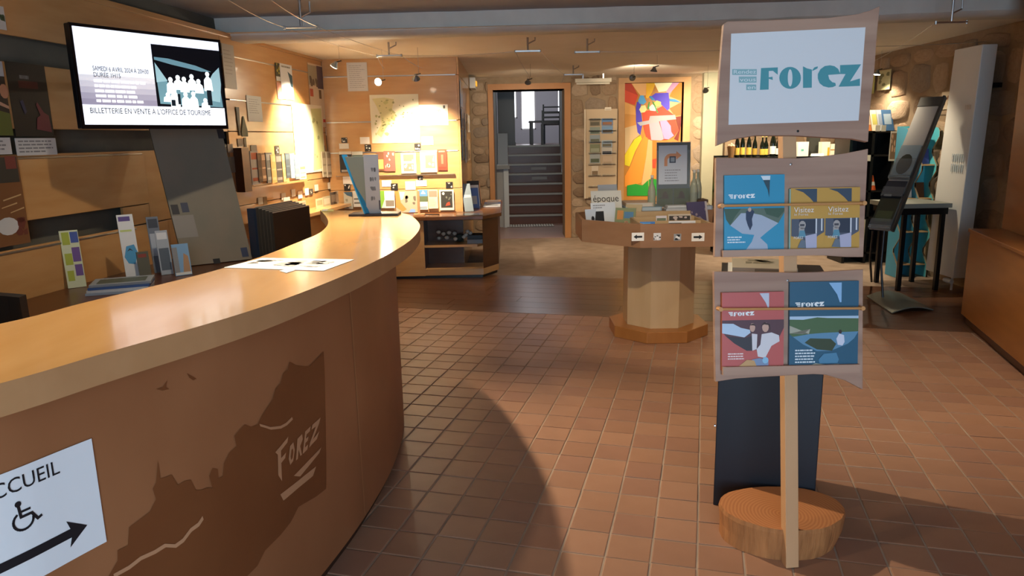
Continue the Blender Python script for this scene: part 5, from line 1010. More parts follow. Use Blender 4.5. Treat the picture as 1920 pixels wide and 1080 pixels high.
up = [(637, 284, 660, 323, '#2c2a2c', [('candle', P('#c97a3a'), [arc(.6, .7, .14, 0, 360, 10)[:-1]]), ('white_heading', P('#d8d2c8'), [R4(0, .86, 1, 1)]), ('pale_foot', P('#b5aca0'), [R4(.1, .02, .9, .12)])], 'dark brochure with a candle at the left of the upper row'), (661, 284, 681, 330, '#5a6a66', [('white_heading', P('#d3d5cc'), [R4(0, .86, 1, 1)]), ('brown_foot', P('#77705e'), [R4(.1, .05, .9, .4)])], 'grey-green brochure behind the blue panel'),
      (707, 285, 720, 320, '#7a5138', [('yellow_pot', P('#e0b860'), [R4(.2, .1, .9, .6)])], 'brown brochure with a yellow pot in the upper row'), (720, 283, 741, 321, '#a0584c', [('figures', P('#d8c0a8'), blobs(61, 7, .1, .08, .9, .95, .13))], 'red-brown brochure with figures in the upper row'), (752, 287, 780, 325, '#e8e4dc', [('photo', P('#8a7464'), [R4(.16, .6, .86, .93), R4(.16, .1, .86, .5)]), ('figures', P('#d3bba8'), blobs(62, 6, .2, .12, .82, .9, .1))], 'white brochure with two photos in the upper row'),
      (788, 285, 819, 323, '#ece6da', [('photo', P('#a58a6c'), [R4(.3, .2, .9, .85)]), ('figure', P('#d8bc98'), blobs(63, 4, .35, .25, .85, .8, .14))], 'white brochure with one photo in the upper row'), (820, 280, 838, 319, '#c4402c', [('title', P('#e08a74'), lines(.15, .85, .85, .95, 1, 3, .7)), ('tall_block', P('#d96a50'), [R4(.4, .3, .62, .75)]), ('foot', P('#a83422'), [R4(.1, .08, .9, .16)])], 'red brochure at the right end of the upper row')]
for x0, y0, x1, y1, c, it, lb in up: asheet('brochure', lb, 'brochure', x0, y0, x1, y1, c, it, d=.012, t=.006, group='brochures in the upper wall row')
lo = [(645, 360, 661, 392, '#b3ae9c', [('blue_corner', P('#3d5a70'), [[(0, 1), (1, 1), (1, .7), (.4, .8)]]), ('shade', P('#8a8674'), blobs(70, 3, .1, .1, .8, .6, .2))], 'grey leaflet with blue corner at the left of the lower row'), (662, 358, 679, 388, '#c7c2b8', [('dark_bands', P('#6a645c'), [R4(.1, .2, .9, .3), R4(.1, .45, .9, .55)])], 'white leaflet with dark bands in the lower row'), (711, 358, 721, 390, '#7fae3c', [('white_half', P('#e0e0d0'), [[(.4, 0), (1, 0), (1, .5)]])], 'bright green leaflet in the lower row'),
      (721, 358, 740, 390, '#ebe8e0', [('photo', P('#857c70'), [R4(.1, .1, .95, .45)])], 'white leaflet with landscape photo in the lower row'), (742, 358, 782, 401, '#b9a68e', [('orange_arm', P('#d88a4a'), [[(0, 1), (.16, 1), (.24, .5), (.5, .2), (.3, .1), (0, .3)]]), ('sky', P('#8fb4d4'), [[(.2, .95), (.45, .95), (.35, .65), (.24, .6)]]), ('rocks', P('#6e6458'), blobs(72, 6, .45, .2, .95, .8, .14)), ('blue_base', P('#7fa0d0'), [[(.55, 0), (.9, 0), (.9, .2), (.7, .22)]])], 'large orange and grey picture brochure in the lower row'),
      (784, 356, 802, 393, '#dfe2dc', [('blue_sky', P('#5f8fc4'), [R4(0, .68, 1, 1)]), ('peak', P('#d0dcea'), [[(.3, .8), (.55, .97), (.8, .8)]]), ('hills', P('#5c6a4c'), [R4(0, .4, 1, .68)]), ('waves', P('#56707c'), [R4(.1, .05, .9, .08), R4(.1, .12, .9, .15)])], 'blue mountain leaflet in the lower row'), (803, 356, 821, 391, '#d6c9ae', [('photo', P('#8d8270'), [R4(.08, .62, .92, .95)]), ('text_lines', P('#a5997e'), lines(.1, .1, .9, .55, 6, 2, .3))], 'cream leaflet in the lower row'), (824, 356, 851, 394, '#d8d0c2', [('dark_photo', P('#35332e'), [R4(.1, .12, .9, .93)]), ('moon', P('#d8d4cc'), [arc(.28, .82, .09, 0, 360, 10, .07)[:-1]]), ('red_shape', P('#a8442c'), [[(.4, .2), (.75, .25), (.7, .42), (.5, .36)]]), ('foliage', P('#77786a'), blobs(75, 5, .2, .5, .85, .8, .08))], 'framed dark leaflet at the right end of the lower row')]
for x0, y0, x1, y1, c, it, lb in lo: asheet('leaflet', lb, 'leaflet', x0, y0, x1, y1, c, it, d=.02, t=.006, group='leaflets in the lower wall row')
for z_ in (Y(750, 327, 7.97).z, Y(750, 398, 7.97).z): obj('leaflet_rail', MB().slab(AF, -1.9, z_-.012, -.6, z_-.004, .001, .035), acrylic if z_ > 1 else wood_dark, parent=wall_alcove)
# things on the cabinet top
zc_ = .666
ws_ = thing('wooden_easel', 'tiny wooden easel on the alcove cabinet top', 'easel', (-.98, 7.68, zc_)); ex = Y(786, 400, 7.68).x
obj('foot', MB().box((ex-.06, 7.64, zc_), (ex+.06, 7.72, zc_+.02)), wood_pale, parent=ws_); obj('upright', MB().box((ex-.012, 7.67, zc_+.02), (ex+.012, 7.69, zc_+.26)), wood_pale, parent=ws_)
tag(obj('black_pen', MB().tube([Y(797, 402, 7.66)*1.0, Y(824, 402, 7.68)], .006), black), 'black pen lying on the alcove cabinet top', 'pen')
bpy.data.objects['black_pen'].location.z = zc_+.001
ab = thing('acrylic_tray', 'clear acrylic tray at the cabinet corner', 'tray', (-.42, 7.66, zc_)); x0 = Y(855, 400, 7.6).x
obj('tray_base', MB().box((x0, 7.58, zc_), (x0+.28, 7.8, zc_+.004)), acrylic, parent=ab); obj('tray_front', MB().box((x0, 7.58, zc_+.004), (x0+.28, 7.584, zc_+.05)), acrylic, parent=ab)
sheet('leaning_panel', 'grey panel leaning on the cabinet beside the return wall', 'panel', frame((-.50, 7.95, zc_+.004), (.75, .25, 0), (.0, .5, 1)), .10, .33, .006, P('#7b8790'), [('label_strip', P('#aab4ba'), [R4(.1, .5, .9, .6)])])
for i, (yy, c, hh, lb) in enumerate(((8.35, '#4d6fb0', .24, 'blue leaflet standing on the cabinet by the return wall'), (8.55, '#cfd4da', .26, 'white leaflet standing on the cabinet by the return wall'), (8.75, '#2a2c34', .3, 'black leaflet standing on the cabinet by the return wall'), (8.95, '#b98a68', .26, 'tan leaflet standing on the cabinet by the return wall'))):
    sheet('leaflet', lb, 'leaflet', frame((-.5, yy, zc_+.002), (1, .3, 0), (0, .3, 1)), .15, hh, .008, P(c), [('print', P('#9aa3ae'), [R4(.15, .2, .85, .6)])], 'leaflets by the return wall')
for i, (yy, c, lb) in enumerate(((8.5, '#c2c6cc', 'white magazine lying at the cabinet end, nearest'), (8.8, '#56628c', 'blue magazine lying at the cabinet end'), (9.1, '#b98e66', 'tan magazine lying at the cabinet end, farthest'))):
    sheet('magazine', lb, 'magazine', frame((-.32, yy, zc_+.012), (1, 0, 0), (0, 1, 0)), .2, .26, .011, P(c), [('photo', P('#8d8f92'), [R4(.15, .2, .85, .7)])], 'magazines on the cabinet end')
# hanging sheets on the return wall
for i, (y0, y1, pt, pb, c, c2, lb) in enumerate(((8.06, 8.45, 150, 200, '#cdd6e0', '#b4c0cc', 'pale reflective sheet high on the return wall'), (8.08, 8.5, 202, 240, '#a7adb2', '#5c646c', 'grey framed sheet on the return wall'), (8.1, 8.46, 243, 300, '#6f8288', '#8ea0a6', 'grey-green hanging brochure on the return wall'), (8.6, 8.9, 245, 306, '#b4c2cc', '#8a9aa8', 'pale blue hanging brochure on the return wall'), (8.75, 9.0, 212, 246, '#dcd6cc', '#b9a890', 'white notice on the return wall'), (9.2, 9.45, 213, 248, '#e6d6bc', '#c9a878', 'cream notice on the return wall'), (9.6, 9.85, 216, 248, '#d0ccc4', '#a8a098', 'grey notice farthest along the return wall'), (9.05, 9.6, 262, 302, '#c9b090', '#8d7a64', 'tan hanging leaflet on the return wall'))):
    zt_ = Y(870, pt, y0).z; zb_ = Y(870, pb, y0).z
    sheet('hanging_sheet', lb, 'leaflet', frame((-.515+.004*(i % 2), y0, zb_), (0, 1, 0)), y1-y0, zt_-zb_, .004, P(c, .2), [('print', P(c2, .25), [R4(.1, .1, .9, .5)])], 'sheets on the return wall')
el = thing('emergency_light', 'small white emergency light box at the end of the return wall', 'emergency light', (-.48, 10.3, 2.0))
p = Y(896, 157, 10.25); obj('case', MB().box((-.52, 10.05, p.z-.07), (-.44, 10.45, p.z+.07)), white_paint, parent=el, bevel=.008); obj('orange_lens', MB().box((-.44, 10.15, p.z-.03), (-.425, 10.35, p.z+.03)), P('#e0a030', .4, 1.0), parent=el)
# ---- acrylic display on the far end of the counter
base = Z(705, 404, CT); cdp = thing('counter_display', 'grey printed leaflet holder with blue side on the counter end', 'display', base)
zt4 = Y(697, 290, base.y).z; x0, x1 = Y(684, 340, base.y).x, Y(711, 340, base.y).x
CF = frame((x0, base.y, CT+.012), (1, .1, 0)); w = x1-x0; h = zt4-CT-.012
obj('tray', MB().box((Z(658, 404, CT).x, base.y-.035, CT+.0005), (Z(752, 400, CT).x, base.y+.10, CT+.012)), M('dark_tray', '#221a1c', .3), parent=cdp, bevel=.002)
obj('printed_sheet', MB().slab(CF, 0, 0, w, h, -.004, 0), M('grey_print', '#868b8f', .35), parent=cdp)
q = MB()
for i, vv_ in enumerate((.25, .42, .58, .74)):
    for pz_ in blobs(80+i, 4, .35, vv_-.03, .8, vv_+.04, .09): q.flat(CF, [(a*w, b*h) for a, b in pz_], .001)
obj('grey_print', q, P('#5b6167'), parent=cdp)
obj('dark_mark', MB().flat(CF, R4(.88*w, .06*h, .99*w, .22*h), .001), P('#33373c'), parent=cdp)
A_, B_ = Y(656, 290, base.y+.05), Y(689, 402, base.y+.02)
bl_t, bl_b = Y(655, 291, base.y+.07), Z(688, 401, CT+.013)
bu = Vector((.012, .06, 0)).normalized()
BLF = frame(bl_b-Vector((.012, 0, 0)), Vector((.5, .86, 0)), (bl_t-bl_b))
obj('blue_panel', MB().slab(BLF, 0, 0, .035, (bl_t-bl_b).length, -.004, .004), P('#2f8fc8', .3), parent=cdp)
obj('backing', MB().hexa([CF(-.004, 0, -.03), CF(0, 0, -.03), CF(0, 0, -.01), CF(-.004, 0, -.01), CF(-.10, h*.97, -.03), CF(0, h*.97, -.03), CF(0, h*.97, -.01), CF(-.10, h*.97, -.01)]), M('dull_green_sheet', '#6a7468', .5), parent=cdp)
# ================================================================== REAR STONE WALL FURNITURE
def bsheet(name, label, cat, x0, y0, x1, y1, col, items=(), yy=BY-.06, t=.003, group=None):
    xm, ym = (x0+x1)/2, (y0+y1)/2; a, b = Y(x0, ym, yy), Y(x1, ym, yy); z1, z0 = Y(xm, y0, yy).z, Y(xm, y1, yy).z
    return sheet(name, label, cat, frame((a.x, yy, z0), (1, 0, 0)), b.x-a.x, z1-z0, t, P(col) if isinstance(col, str) else col, items, group)
pr = thing('postcard_rack', 'cream wall rack with clear pockets of postcards left of the stained glass', 'rack', (1.4, BY-.04, .6))
a, b = Y(1098, 205, BY-.055), Y(1156, 371, BY-.055)
obj('rack_board', MB().box((a.x, BY-.055, b.z), (b.x, BY-.036, a.z)), M('cream_board', '#cbb596', .6), parent=pr)
obj('rack_edge', MB().box((a.x-.02, BY-.07, b.z), (a.x, BY-.036, a.z)), P('#e0d2ba'), parent=pr)
for i in range(8):
    z0 = b.z+(a.z-b.z)*(i+.06)/8
    for x0, x1 in ((a.x+.04, a.x+.22), (a.x+.24, b.x-.02)): obj('pocket', MB().box((x0, BY-.085, z0), (x1, BY-.083, z0+.02)).box((x0, BY-.085, z0), (x1, BY-.056, z0+.004)), acrylic, parent=pr)
pcs = [(1106, 222, 1125, 236, '#8a7f6a', '#5f5a48', 'sepia landscape postcard, top left of the rack'), (1106, 238, 1125, 251, '#8d9a90', '#5e6a5c', 'green-grey postcard, second on the left of the rack'), (1106, 253, 1125, 268, '#96a4ac', '#6b6f5c', 'pale sky postcard, third on the left of the rack'), (1106, 270, 1125, 286, '#858b6c', '#a3a890', 'olive postcard, fourth on the left of the rack'), (1106, 289, 1125, 306, '#a8b0b0', '#5c6650', 'grey postcard with trees, fifth on the left of the rack'), (1109, 311, 1122, 330, '#d9ccb8', '#8a7458', 'white framed postcard at the lower left of the rack'), (1128, 222, 1149, 235, '#5f86b4', '#94684a', 'blue sky postcard with red roofs, top right of the rack'), (1128, 236, 1149, 250, '#7a9cc0', '#6a5a48', 'blue postcard with village, second on the right of the rack'), (1128, 263, 1148, 276, '#a8bccc', '#74705e', 'pale blue postcard, third on the right of the rack'), (1128, 277, 1148, 290, '#c9c6be', '#3c4250', 'white postcard with dark emblem on the right of the rack'), (1130, 293, 1148, 313, '#cdb9a0', '#b9a488', 'beige card at the lower right of the rack'), (1134, 201, 1146, 207, '#e4dccb', '#cbbfa8', 'white label on top of the postcard rack')]
for x0, y0, x1, y1, c, c2, lb in pcs: bsheet('postcard', lb, 'postcard', x0, y0, x1, y1, c, [('picture', P(c2), [R4(.08, .08, .92, .5)])], yy=BY-.065, group='postcards in the wall rack')
nf_ = thing('tube_light', 'long pale tube light fitting above the postcard rack', 'light fitting', (1.2, 10.3, 2.2)); a, b = Y(1078, 155, 10.3), Y(1146, 155, 10.3)
obj('fitting', MB().box((a.x, 10.27, a.z), (b.x, 10.33, a.z+.05)), P('#cfc6b2'), parent=nf_); obj('tube', MB().tube([(a.x+.02, 10.3, a.z-.015), (b.x-.02, 10.3, a.z-.015)], .014), P('#dcd6c4'), parent=nf_); obj('hanger', MB().box((a.x+.1, 10.29, a.z+.05), (a.x+.12, 10.31, 2.31)).box((b.x-.12, 10.29, a.z+.05), (b.x-.1, 10.31, 2.31)), metal, parent=nf_)
struct('trim_3', MB().box((Y(1318, 200, BY-.1).x, BY-.12, 0), (Y(1344, 200, BY-.1).x+.1, BY, 2.3)), M('green_grey_pillar', '#9a9a84', .85, noise='#a8a38c', scale=4), 'grey-green pillar right of the stained glass')
# ================================================================== WINE CORNER
sy_ = 8.75; sz_ = Y(1420, 294, sy_).z-.005
wsx0, wsx1 = Y(1352, 290, sy_).x, 3.70
wsf = thing('wine_shelf', 'black shelf unit carrying the wine bottles behind the display stand', 'shelf unit', ((wsx0+wsx1)/2, sy_+.15, 0))
for z_ in (sz_-.03, .75, .38, .03): obj('shelf', MB().box((wsx0, sy_-.05, z_), (wsx1, sy_+.3, z_+.03)), black, parent=wsf)
for x in (wsx0, (wsx0+wsx1)/2-.015, wsx1-.03): obj('upright', MB().box((x, sy_-.05, 0), (x+.03, sy_+.3, sz_-.03)), black, parent=wsf)
obj('back_board', MB().box((wsx0, sy_+.3, 0), (wsx1, sy_+.32, sz_+.02)), black, parent=wsf)
for px in (1517, 1571): 
    x = Y(px, 280, sy_+.2).x; obj('rear_post', MB().box((x, sy_+.2, sz_), (x+.13, sy_+.3, sz_+.5)), M('dark_grey_post', '#33342e', .6), parent=wsf)
gl = [(1382, .30, '#d3b04c', 'wine'), (1393, .31, '#d8b850', 'wine'), (1404, .305, '#d3b04c', 'wine'), (1416, .27, '#a88a3a', 'wine'), (1429, .25, '#d0b048', 'wine'), (1437, .25, '#cdb04a', 'wine'), (1449, .33, '#dcdcd6', 'wine'), (1460, .26, '#d6d6d0', 'wine')]
pos = ['leftmost', 'second from left', 'third from left', 'fourth from left', 'fifth from left', 'sixth from left', 'seventh from left, tallest, white-labelled', 'rightmost, white-labelled']
for i, (px, hh, c, k) in enumerate(gl):
    x = Y(px, 280, sy_+.08).x; bottle('wine_bottle', 'dark wine bottle on the black shelf, '+pos[i], x, sy_+.08+.02*(i % 2), sz_, hh, .029 if i != 6 else .036, glass_green, P('#c9b46a' if i < 6 else '#1a1a1a'), P(c), 'wine bottles on the black shelf', lab=(.1, .38))
def lit_box(name, label, x0, y0, x1, y1, yy, dep, col, cat, items=(), group=None):
    a, b = Y(x0, (y0+y1)/2, yy), Y(x1, (y0+y1)/2, yy); z1 = Y((x0+x1)/2, y0, yy).z; z0 = sz_
    o = tag(obj(name, MB().box((a.x, yy, z0), (b.x, yy+dep, z1)), P(col)), label, cat, group)
    f = frame((a.x, yy, z0), (1, 0, 0))
    for pn, m_, polys in items:
        q = MB()
        for pp_ in polys: q.flat(f, [(u*(b.x-a.x), v*(z1-z0)) for u, v in pp_], .001)
        obj(pn, q, m_, parent=o)
    return o
lit_box('gift_box', 'white box with green mark right of the stand post', 1496, 266, 1516, 296, sy_+.05, .1, '#eae6da', 'box', [('green_mark', P('#5aa89a'), [R4(.3, .35, .55, .5)])])
lit_box('gift_box', 'bright white carton with yellow ribbon on the wine shelf', 1541, 266, 1556, 296, sy_+.06, .1, '#efe8d2', 'box', [('yellow_ribbon', P('#d8a830'), [R4(.7, 0, .95, .6)])])
lit_box('gift_box', 'second bright carton right of the ribboned one on the wine shelf', 1557, 270, 1569, 296, sy_+.06, .1, '#efe8d2', 'box', [('brown_print', P('#b98a4a'), [R4(0, .45, .9, .55)])])
for i in range(4):
    x = Y(1519+i*6, 293, sy_+.02).x; tag(obj('price_tag', MB().hexa([(x, sy_-.02, sz_), (x+.035, sy_-.02, sz_), (x+.035, sy_+.02, sz_), (x, sy_+.02, sz_), (x, sy_-.005, sz_+.03), (x+.035, sy_-.005, sz_+.03), (x+.035, sy_, sz_+.03), (x, sy_, sz_+.03)]), P('#e8e6dc')), ('first', 'second', 'third', 'fourth')[i]+' small white price tag from the left on the wine shelf', 'tag', 'price tags on the wine shelf')
bk = thing('egg_basket', 'small basket of pale round sweets left of the wine bottles', 'basket', (Y(1371, 280, sy_).x, sy_+.02, sz_)); bx0 = Y(1371, 280, sy_+.05).x
obj('basket', MB().lathe((bx0, sy_+.05, sz_), [(.03, 0), (.045, .10), (.05, .13)], 12), P('#8f6a42'), parent=bk, smooth=30)
for i in range(7):
    aa = i*2*math.pi/6; rr_ = .028 if i < 6 else 0; obj('sweet', MB().lathe((bx0+rr_*math.cos(aa), sy_+.05+rr_*math.sin(aa), sz_+.14+(.02 if i == 6 else 0)), [(.004, -.016), (.016, -.006), (.016, .006), (.004, .016)], 8), P('#e6c4a0'), parent=bk, smooth=True)
# black shelf unit on the right
ry = 8.0; rx0, rx1 = 3.72, 4.22; rz = Y(1660, 240, ry).z
ru = thing('black_shelf_unit', 'tall black shelf unit in the right corner with flyers on top', 'shelf unit', ((rx0+rx1)/2, ry+.2, 0))
for z_ in (rz-.03, Y(1640, 290, ry).z, Y(1640, 357, ry).z, .52, .12): obj('shelf', MB().box((rx0, ry, z_-.02), (rx1, ry+.35, z_)), black, parent=ru)
for x in (rx0, rx0+.24, rx1-.03): obj('upright', MB().box((x, ry, .0), (x+.03, ry+.35, rz-.03)), black, parent=ru)
obj('back_board', MB().box((rx0, ry+.35, .0), (rx1, ry+.37, rz-.03)), black, parent=ru)
obj('cream_door', MB().box((rx0+.03, ry+.005, .14), (rx0+.13, ry+.02, .49)), P('#cfc4a8'), parent=ru); obj('cream_door', MB().box((rx0+.14, ry+.005, .14), (rx0+.24, ry+.02, .49)), P('#cfc4a8'), parent=ru)
for i, (px, py) in enumerate(((1646, 240), (1657, 240), (1628, 296))):
    p = Y(px, py, ry-.002); obj('shelf_tag', MB().box((p.x-.025, ry-.004, p.z-.035), (p.x+.025, ry-.001, p.z+.03)), P('#dcd6c2'), parent=ru)
for i, (px, c, c2, lb) in enumerate(((1636, '#c8763a', '#e6c09a', 'orange leaflet on top of the right shelf unit'), (1645, '#e4dcc4', '#c9c46a', 'white and yellow leaflet on top of the right shelf unit'), (1657, '#bcc4ce', '#8fa0b8', 'pale blue leaflet on top of the right shelf unit'), (1667, '#3a6a9c', '#9fb9d0', 'dark blue leaflet on top of the right shelf unit'))):
    x = Y(px, 225, ry+.1).x; standing('leaflet', lb, 'leaflet', x, ry+.08, rz-.028, .12, .24, .35, .1, .006, P(c), [('print', P(c2), [R4(.15, .3, .85, .8)])], 'leaflets on the right shelf unit')
pf = Y(1668, 302, ry-.03); fw = Y(1700, 302, ry-.03).x-pf.x
sheet('framed_picture', 'white framed picture leaning on the right shelf unit', 'picture', frame((pf.x, ry-.012, pf.z), (1, 0, 0)), min(fw, 4.22-pf.x), Y(1680, 246, ry-.03).z-pf.z, .012, P('#cfcabf'), [('print', P('#7a6450'), [R4(.08, .06, .95, .94)]), ('figures', P('#c9a488'), blobs(95, 5, .12, .3, .9, .9, .16))])
oc = Y(1633, 356, ry+.1); oc.z = Y(1640, 357, ry).z
oo = thing('orange_cone', 'small orange and white cone ornament in the black shelf unit', 'ornament', oc); obj('cone', MB().lathe(oc, [(.05, 0), (.045, .02), (.012, .16)], 12), P('#e0602c'), parent=oo, smooth=40); obj('white_band', MB().lathe(oc, [(.0385, .05), (.030, .09)], 12), P('#eadfcf'), parent=oo, smooth=40)
# turquoise cardboard display
by0 = 7.12
cdz = Y(1730, 236, by0).z
cx_0, cx_1 = Y(1703, 330, by0).x-.02, 4.20
cbd = thing('cardboard_display', 'turquoise zigzag-edged cardboard display behind the radiator', 'display', ((cx_0+cx_1)/2, by0+.2, 0))
tq = M('turquoise_card', '#5cc4d2', .5); tqd = M('deep_teal_card', '#4794b2', .5); kraft = P('#c9a878')
prof = [(.22, 0), (0, 0), (0, .12)]; z_ = .12
while z_ < cdz-.15:
    prof += [(.10, z_+.12), (.10, z_+.16), (0.0, z_+.28), (0, z_+.33)]; z_ += .33
prof = [p_ for p_ in prof if p_[1] <= cdz-.02]+[(.03, cdz-.02), (.22, cdz)]
for x, m_ in ((cx_0, tqd), ((cx_0+cx_1)/2, tqd), (cx_1-.012, tq)):
    f = frame((x, by0, 0), (0, 1, 0)); obj('side_card', MB().prism(f, prof[::-1], -.012, 0), m_, parent=cbd)
    obj('cut_edge', MB().prism(f, [(u, v) for u, v in prof[1:-1]]+[(u+.004, v) for u, v in prof[1:-1]][::-1], -.0125, .0005), kraft, parent=cbd)
obj('back_card', MB().box((cx_0, by0+.20, 0), (cx_1, by0+.212, cdz)), tq, parent=cbd)
k_ = .12
while k_ < cdz-.1: obj('card_shelf', MB().box((cx_0, by0+.03, k_), (cx_1, by0+.20, k_+.012)), kraft, parent=cbd); k_ += .33
for i, (x, z_, c, lb) in enumerate(((.6, .45, '#e4e4e0', 'white card on a lower shelf of the turquoise display'), (.3, .78, '#e8ece8', 'white card on the middle shelf of the turquoise display'), (.75, 1.11, '#3a4f9a', 'blue card on the upper shelf of the turquoise display'), (.25, 1.11, '#4a6a8a', 'grey-blue card on the upper shelf of the turquoise display'), (.7, .78, '#5a3a24', 'brown card on the middle shelf of the turquoise display'))):
    standing('leaflet', lb, 'leaflet', cx_0+(cx_1-cx_0)*x, by0+.11, z_+.014, .08, .15, .2, 0, .006, P(c), (), 'cards in the turquoise display')
p = Z(1727, 492); tf_ = thing('orange_figurine', 'orange and pink figurine at the foot of the turquoise display', 'figurine', p); obj('body', MB().lathe(p, [(.06, 0), (.075, .05), (.05, .13), (.02, .17)], 12), P('#d8744a'), parent=tf_, smooth=True); obj('head', MB().lathe(p+Vector((0, 0, .2)), [(.01, -.04), (.035, -.02), (.035, .02), (.01, .04)], 12), P('#e0a488'), parent=tf_, smooth=True)
# papers on the right stone wall
for i, (y0, y1, pt, pb, px, c, c2, lb) in enumerate(((9.0, 9.35, 132, 180, 1640, '#c9ccc6', '#4a8f94', 'white and teal poster on the right stone wall'), (8.55, 8.85, 140, 176, 1662, '#b7bc6c', '#8a9a3c', 'green leaflet poster on the right stone wall'), (8.2, 8.48, 131, 168, 1682, '#b9b890', '#6a6f4a', 'olive poster on the right stone wall'), (7.05, 7.2, 172, 205, 1776, '#cfc4ae', '#8c6a54', 'small flyer beside the radiator top'))):
    ym = (y0+y1)/2; z1, z0 = Y(px, pt, ym).z, Y(px, pb, ym).z
    sheet('poster', lb, 'poster', frame((RX-.045, y1, z0), (0, -1, 0)), y1-y0, z1-z0, .003, P(c), [('print', P(c2), blobs(100+i, 5, .1, .2, .9, .9, .2))], 'papers on the right stone wall')
# ================================================================== CABLE LIGHTING
CZ = 2.2
def bracket(label, x, y_, w=.11, top=None):
    top = top or (2.44 if y_ < 6.0 else 2.315); t = thing('cable_bracket', label, 'light bracket', (x, y_, CZ-.01), 'cable light brackets')
    obj('bar', MB().box((x-w, y_-.012, CZ-.006), (x+w, y_+.012, CZ+.006)), metal, parent=t); obj('stem', MB().tube([(x, y_, CZ), (x, y_, top)], .009), metal, parent=t)
    obj('arm', MB().tube([(x, y_, CZ+.06), (x+w*.6, y_, CZ+.09), (x+w*.6, y_, min(top, CZ+.16))], .006), metal, parent=t)
    for s_ in (-1, 1): obj('clamp', MB().lathe((x+s_*w, y_, CZ-.012), [(.008, 0), (.008, .024)], 8), metal, parent=t)
    return t
BR = dict(a=(-1.36, 5.02), b=(-1.06, 6.75), c=(.18, 6.62), d=(.72, 6.78), e=(.80, 9.13), f=(3.17, 5.4))
for k, lb in dict(a='cable bracket at the ceiling above the television side', b='cable bracket just before the map wall', c='cable bracket before the stair doorway', d='bent cable bracket right of the doorway, behind the beam', e='cable bracket over the tube light', f='cable bracket at the right, above the leaflet stand').items(): bracket(lb, *BR[k])
def cable(label, pts, sag=.015, r=.0022):
    path = []
    for (x0, y0), (x1, y1) in zip(pts[:-1], pts[1:]):
        for i in range(9): t = i/8; path.append((x0+(x1-x0)*t, y0+(y1-y0)*t, CZ-sag*4*t*(1-t)))
    tag(obj('light_cable', MB().tube(path, r, 6), metal), label, 'cable', 'lighting cables')
cable('left wire of the cable pair towards the map wall', [(-1.47, 4.0), (-1.47, 5.02), (-1.17, 6.75), (-1.3, 7.9)]); cable('right wire of the cable pair towards the map wall', [(-1.25, 4.0), (-1.25, 5.02), (-.95, 6.75), (-.9, 7.9)])
cable('wire running from the map wall to the doorway bracket', [(-.95, 6.75), (.07, 6.62)]); cable('wire running right from the bent bracket', [(.83, 6.78), (2.6, 6.7), (4.2, 6.6)]); cable('left rear wire towards the stone wall', [(.07, 6.62), (.25, 9.0), (.3, 10.5)]); cable('right rear wire towards the stone wall', [(.29, 6.62), (.69, 9.13), (.75, 10.5)])
cable('wire over the right corner', [(3.06, 5.4), (4.0, 8.2), (4.15, 10.4)])
def lamp(label, loc, aim, power=0, cone=70, color=WARM, blend=.6, glow=True, size=.03, ceilz=2.32, r=.04):
    loc = Vector(loc); d = (Vector(aim)-loc).normalized(); t = thing('spot_lamp', label, 'spot lamp', loc, 'cable spot lamps')
    rf_ = obj('reflector', MB().lathe(loc, [(r*.35, -r*1.3), (r*.5, -r*.8), (r*.95, -.004), (r, 0)], 14, d), M('lamp_shell', '#8f979b', .3, .8), parent=t, smooth=40)
    obj('bulb', MB().lathe(loc, [(r*.88, .0005), (r*.88, .003)], 14, d), lamp_glow if glow else M('dull_lamp', '#9fb4bd', .3), parent=rf_)
    obj('arm', MB().tube([loc-d*r*1.2, loc-d*r*1.2+Vector((.05, .0, .012))], .005), black, parent=t)
    q = loc-d*r*1.2+Vector((.03, 0, .01)); obj('suspension', MB().tube([q, (q.x, q.y, ceilz)], .0016, 5), metal, parent=t)
    if power: light('SPOT', 'lamp_light', loc+d*.012, aim, power, color, size=size, cone=cone, blend=blend)
    return t
def wallpt(x, y): return PL(x, y, LW0, LWN)
lamp('spot lamp in the corner above the tall poster', (-1.62, 7.0, 2.14), wallpt(549, 270), 470, 86, blend=1)
lamp('spot lamp above the map, glowing towards the left', (-1.25, 7.2, 2.01), (-1.55, 6.3, 1.75), 25, 130, blend=.9)
lamp('spot lamp above the map, farther right', (-.884, 7.2, 2.03), Y(797, 312, 8.0), 430, 76, blend=1)
lamp('spot lamp over the reception counter, just above the frame', (-1.15, 4.2, 2.36), (.3, 1.9, 0), 380, 96, blend=.8, ceilz=2.44)
lamp('spot lamp over the inner counter end', (-1.5, 3.6, 2.37), (-1.35, 3.9, 1.0), 55, 120, ceilz=2.44)
lamp('spot lamp hanging before the stair doorway', (.24, 8.9, 2.10), (.3, 11.2, .2), 70, 130)
lamp('spot lamp before the stained glass', (1.5, 9.0, 2.14), (2.15, 10.6, 2.2), 40, 90, glow=False)
lamp('round white spot lamp by the green-grey pillar', (2.52, 9.5, 2.0), (2.95, 10.5, 1.3), 170, 120)
lamp('spot lamp over the flyers in the right corner', (4.05, 8.2, 2.06), (3.95, 8.2, 1.3), 60, 140)
lamp('added spot lamp over the wine shelf, unseen behind the display', (3.0, 8.3, 2.15), (3.2, 8.8, 1.1), 170, 130)  # added to brighten the wine shelf, kept out of sight
lamp('spot lamp over the right floor area', (2.2, 3.7, 2.37), (2.3, 4.0, 0), 130, 84, ceilz=2.44, blend=.9)
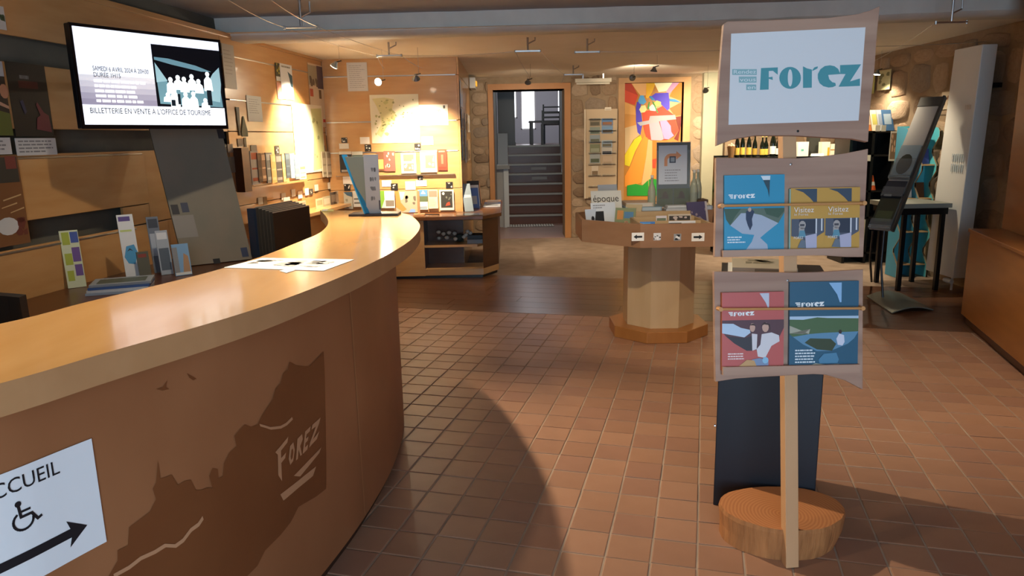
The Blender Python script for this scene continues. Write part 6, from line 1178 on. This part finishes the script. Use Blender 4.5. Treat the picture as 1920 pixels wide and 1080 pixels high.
lamp('spot lamp aimed at the book table, above the frame', (.55, 2.75, 2.37), (1.12, 5.05, .55), 150, 40, ceilz=2.44)
lamp('spot lamp over the rear floor', (1.6, 8.2, 2.14), (1.4, 8.6, 0), 50, 140, glow=False)
lamp('added spot lamp behind the beam, brightening the turquoise display', (3.3, 6.9, 2.15), (3.9, 7.3, .7), 70, 100, glow=False)  # lamp added to brighten the turquoise display, no visible source
lamp('spot lamp over the near end of the counter, above the frame', (-1.25, 1.7, 2.37), (-1.1, 1.75, 1.05), 60, 120, ceilz=2.44)
# ---- office chair behind the counter, at the left edge of the view
ch = Vector((-1.70, 1.85, 0)); oc_ = thing('office_chair', 'black office chair behind the counter at the left edge', 'chair', ch)
zb_ = Y(10, 566, 2.0).z
obj('seat', MB().lathe(ch+Vector((0, .05, .46)), [(.22, 0), (.25, .03), (.24, .07), (.1, .085)], 20), black, parent=oc_, smooth=50)
bf = frame(ch+Vector((-.2, .18, 0)), (1, .15, 0)); bm_ = MB(); nn_ = 10
for i in range(nn_):
    a0, a1 = i/nn_, (i+1)/nn_; f_ = lambda t, z, d: bf(.46*t, z, -.09*math.sin(math.pi*t)+d)
    bm_.hexa([f_(a0, .58, 0), f_(a1, .58, 0), f_(a1, .58, .04), f_(a0, .58, .04), f_(a0, zb_, 0), f_(a1, zb_, 0), f_(a1, zb_, .04), f_(a0, zb_, .04)])
obj('backrest', bm_, black, parent=oc_, smooth=40); obj('back_stem', MB().tube([ch+Vector((0, .2, .47)), ch+Vector((.03, .32, .55)), ch+Vector((.03, .27, .7))], .02), metal_dark, parent=oc_)
obj('column', MB().tube([ch+Vector((0, .05, .08)), ch+Vector((0, .05, .46))], .028), metal_dark, parent=oc_)
for i in range(5):
    a = i*2*math.pi/5; e = ch+Vector((.27*math.cos(a), .05+.27*math.sin(a), .05)); lg_ = obj('base_arm', MB().tube([ch+Vector((0, .05, .10)), e], [.025, .016]), metal_dark, parent=oc_); obj('castor', MB().lathe(e-Vector((0, .012, .024)), [(.026, 0), (.026, .024)], 12, (0, 1, 0)), black, parent=lg_)
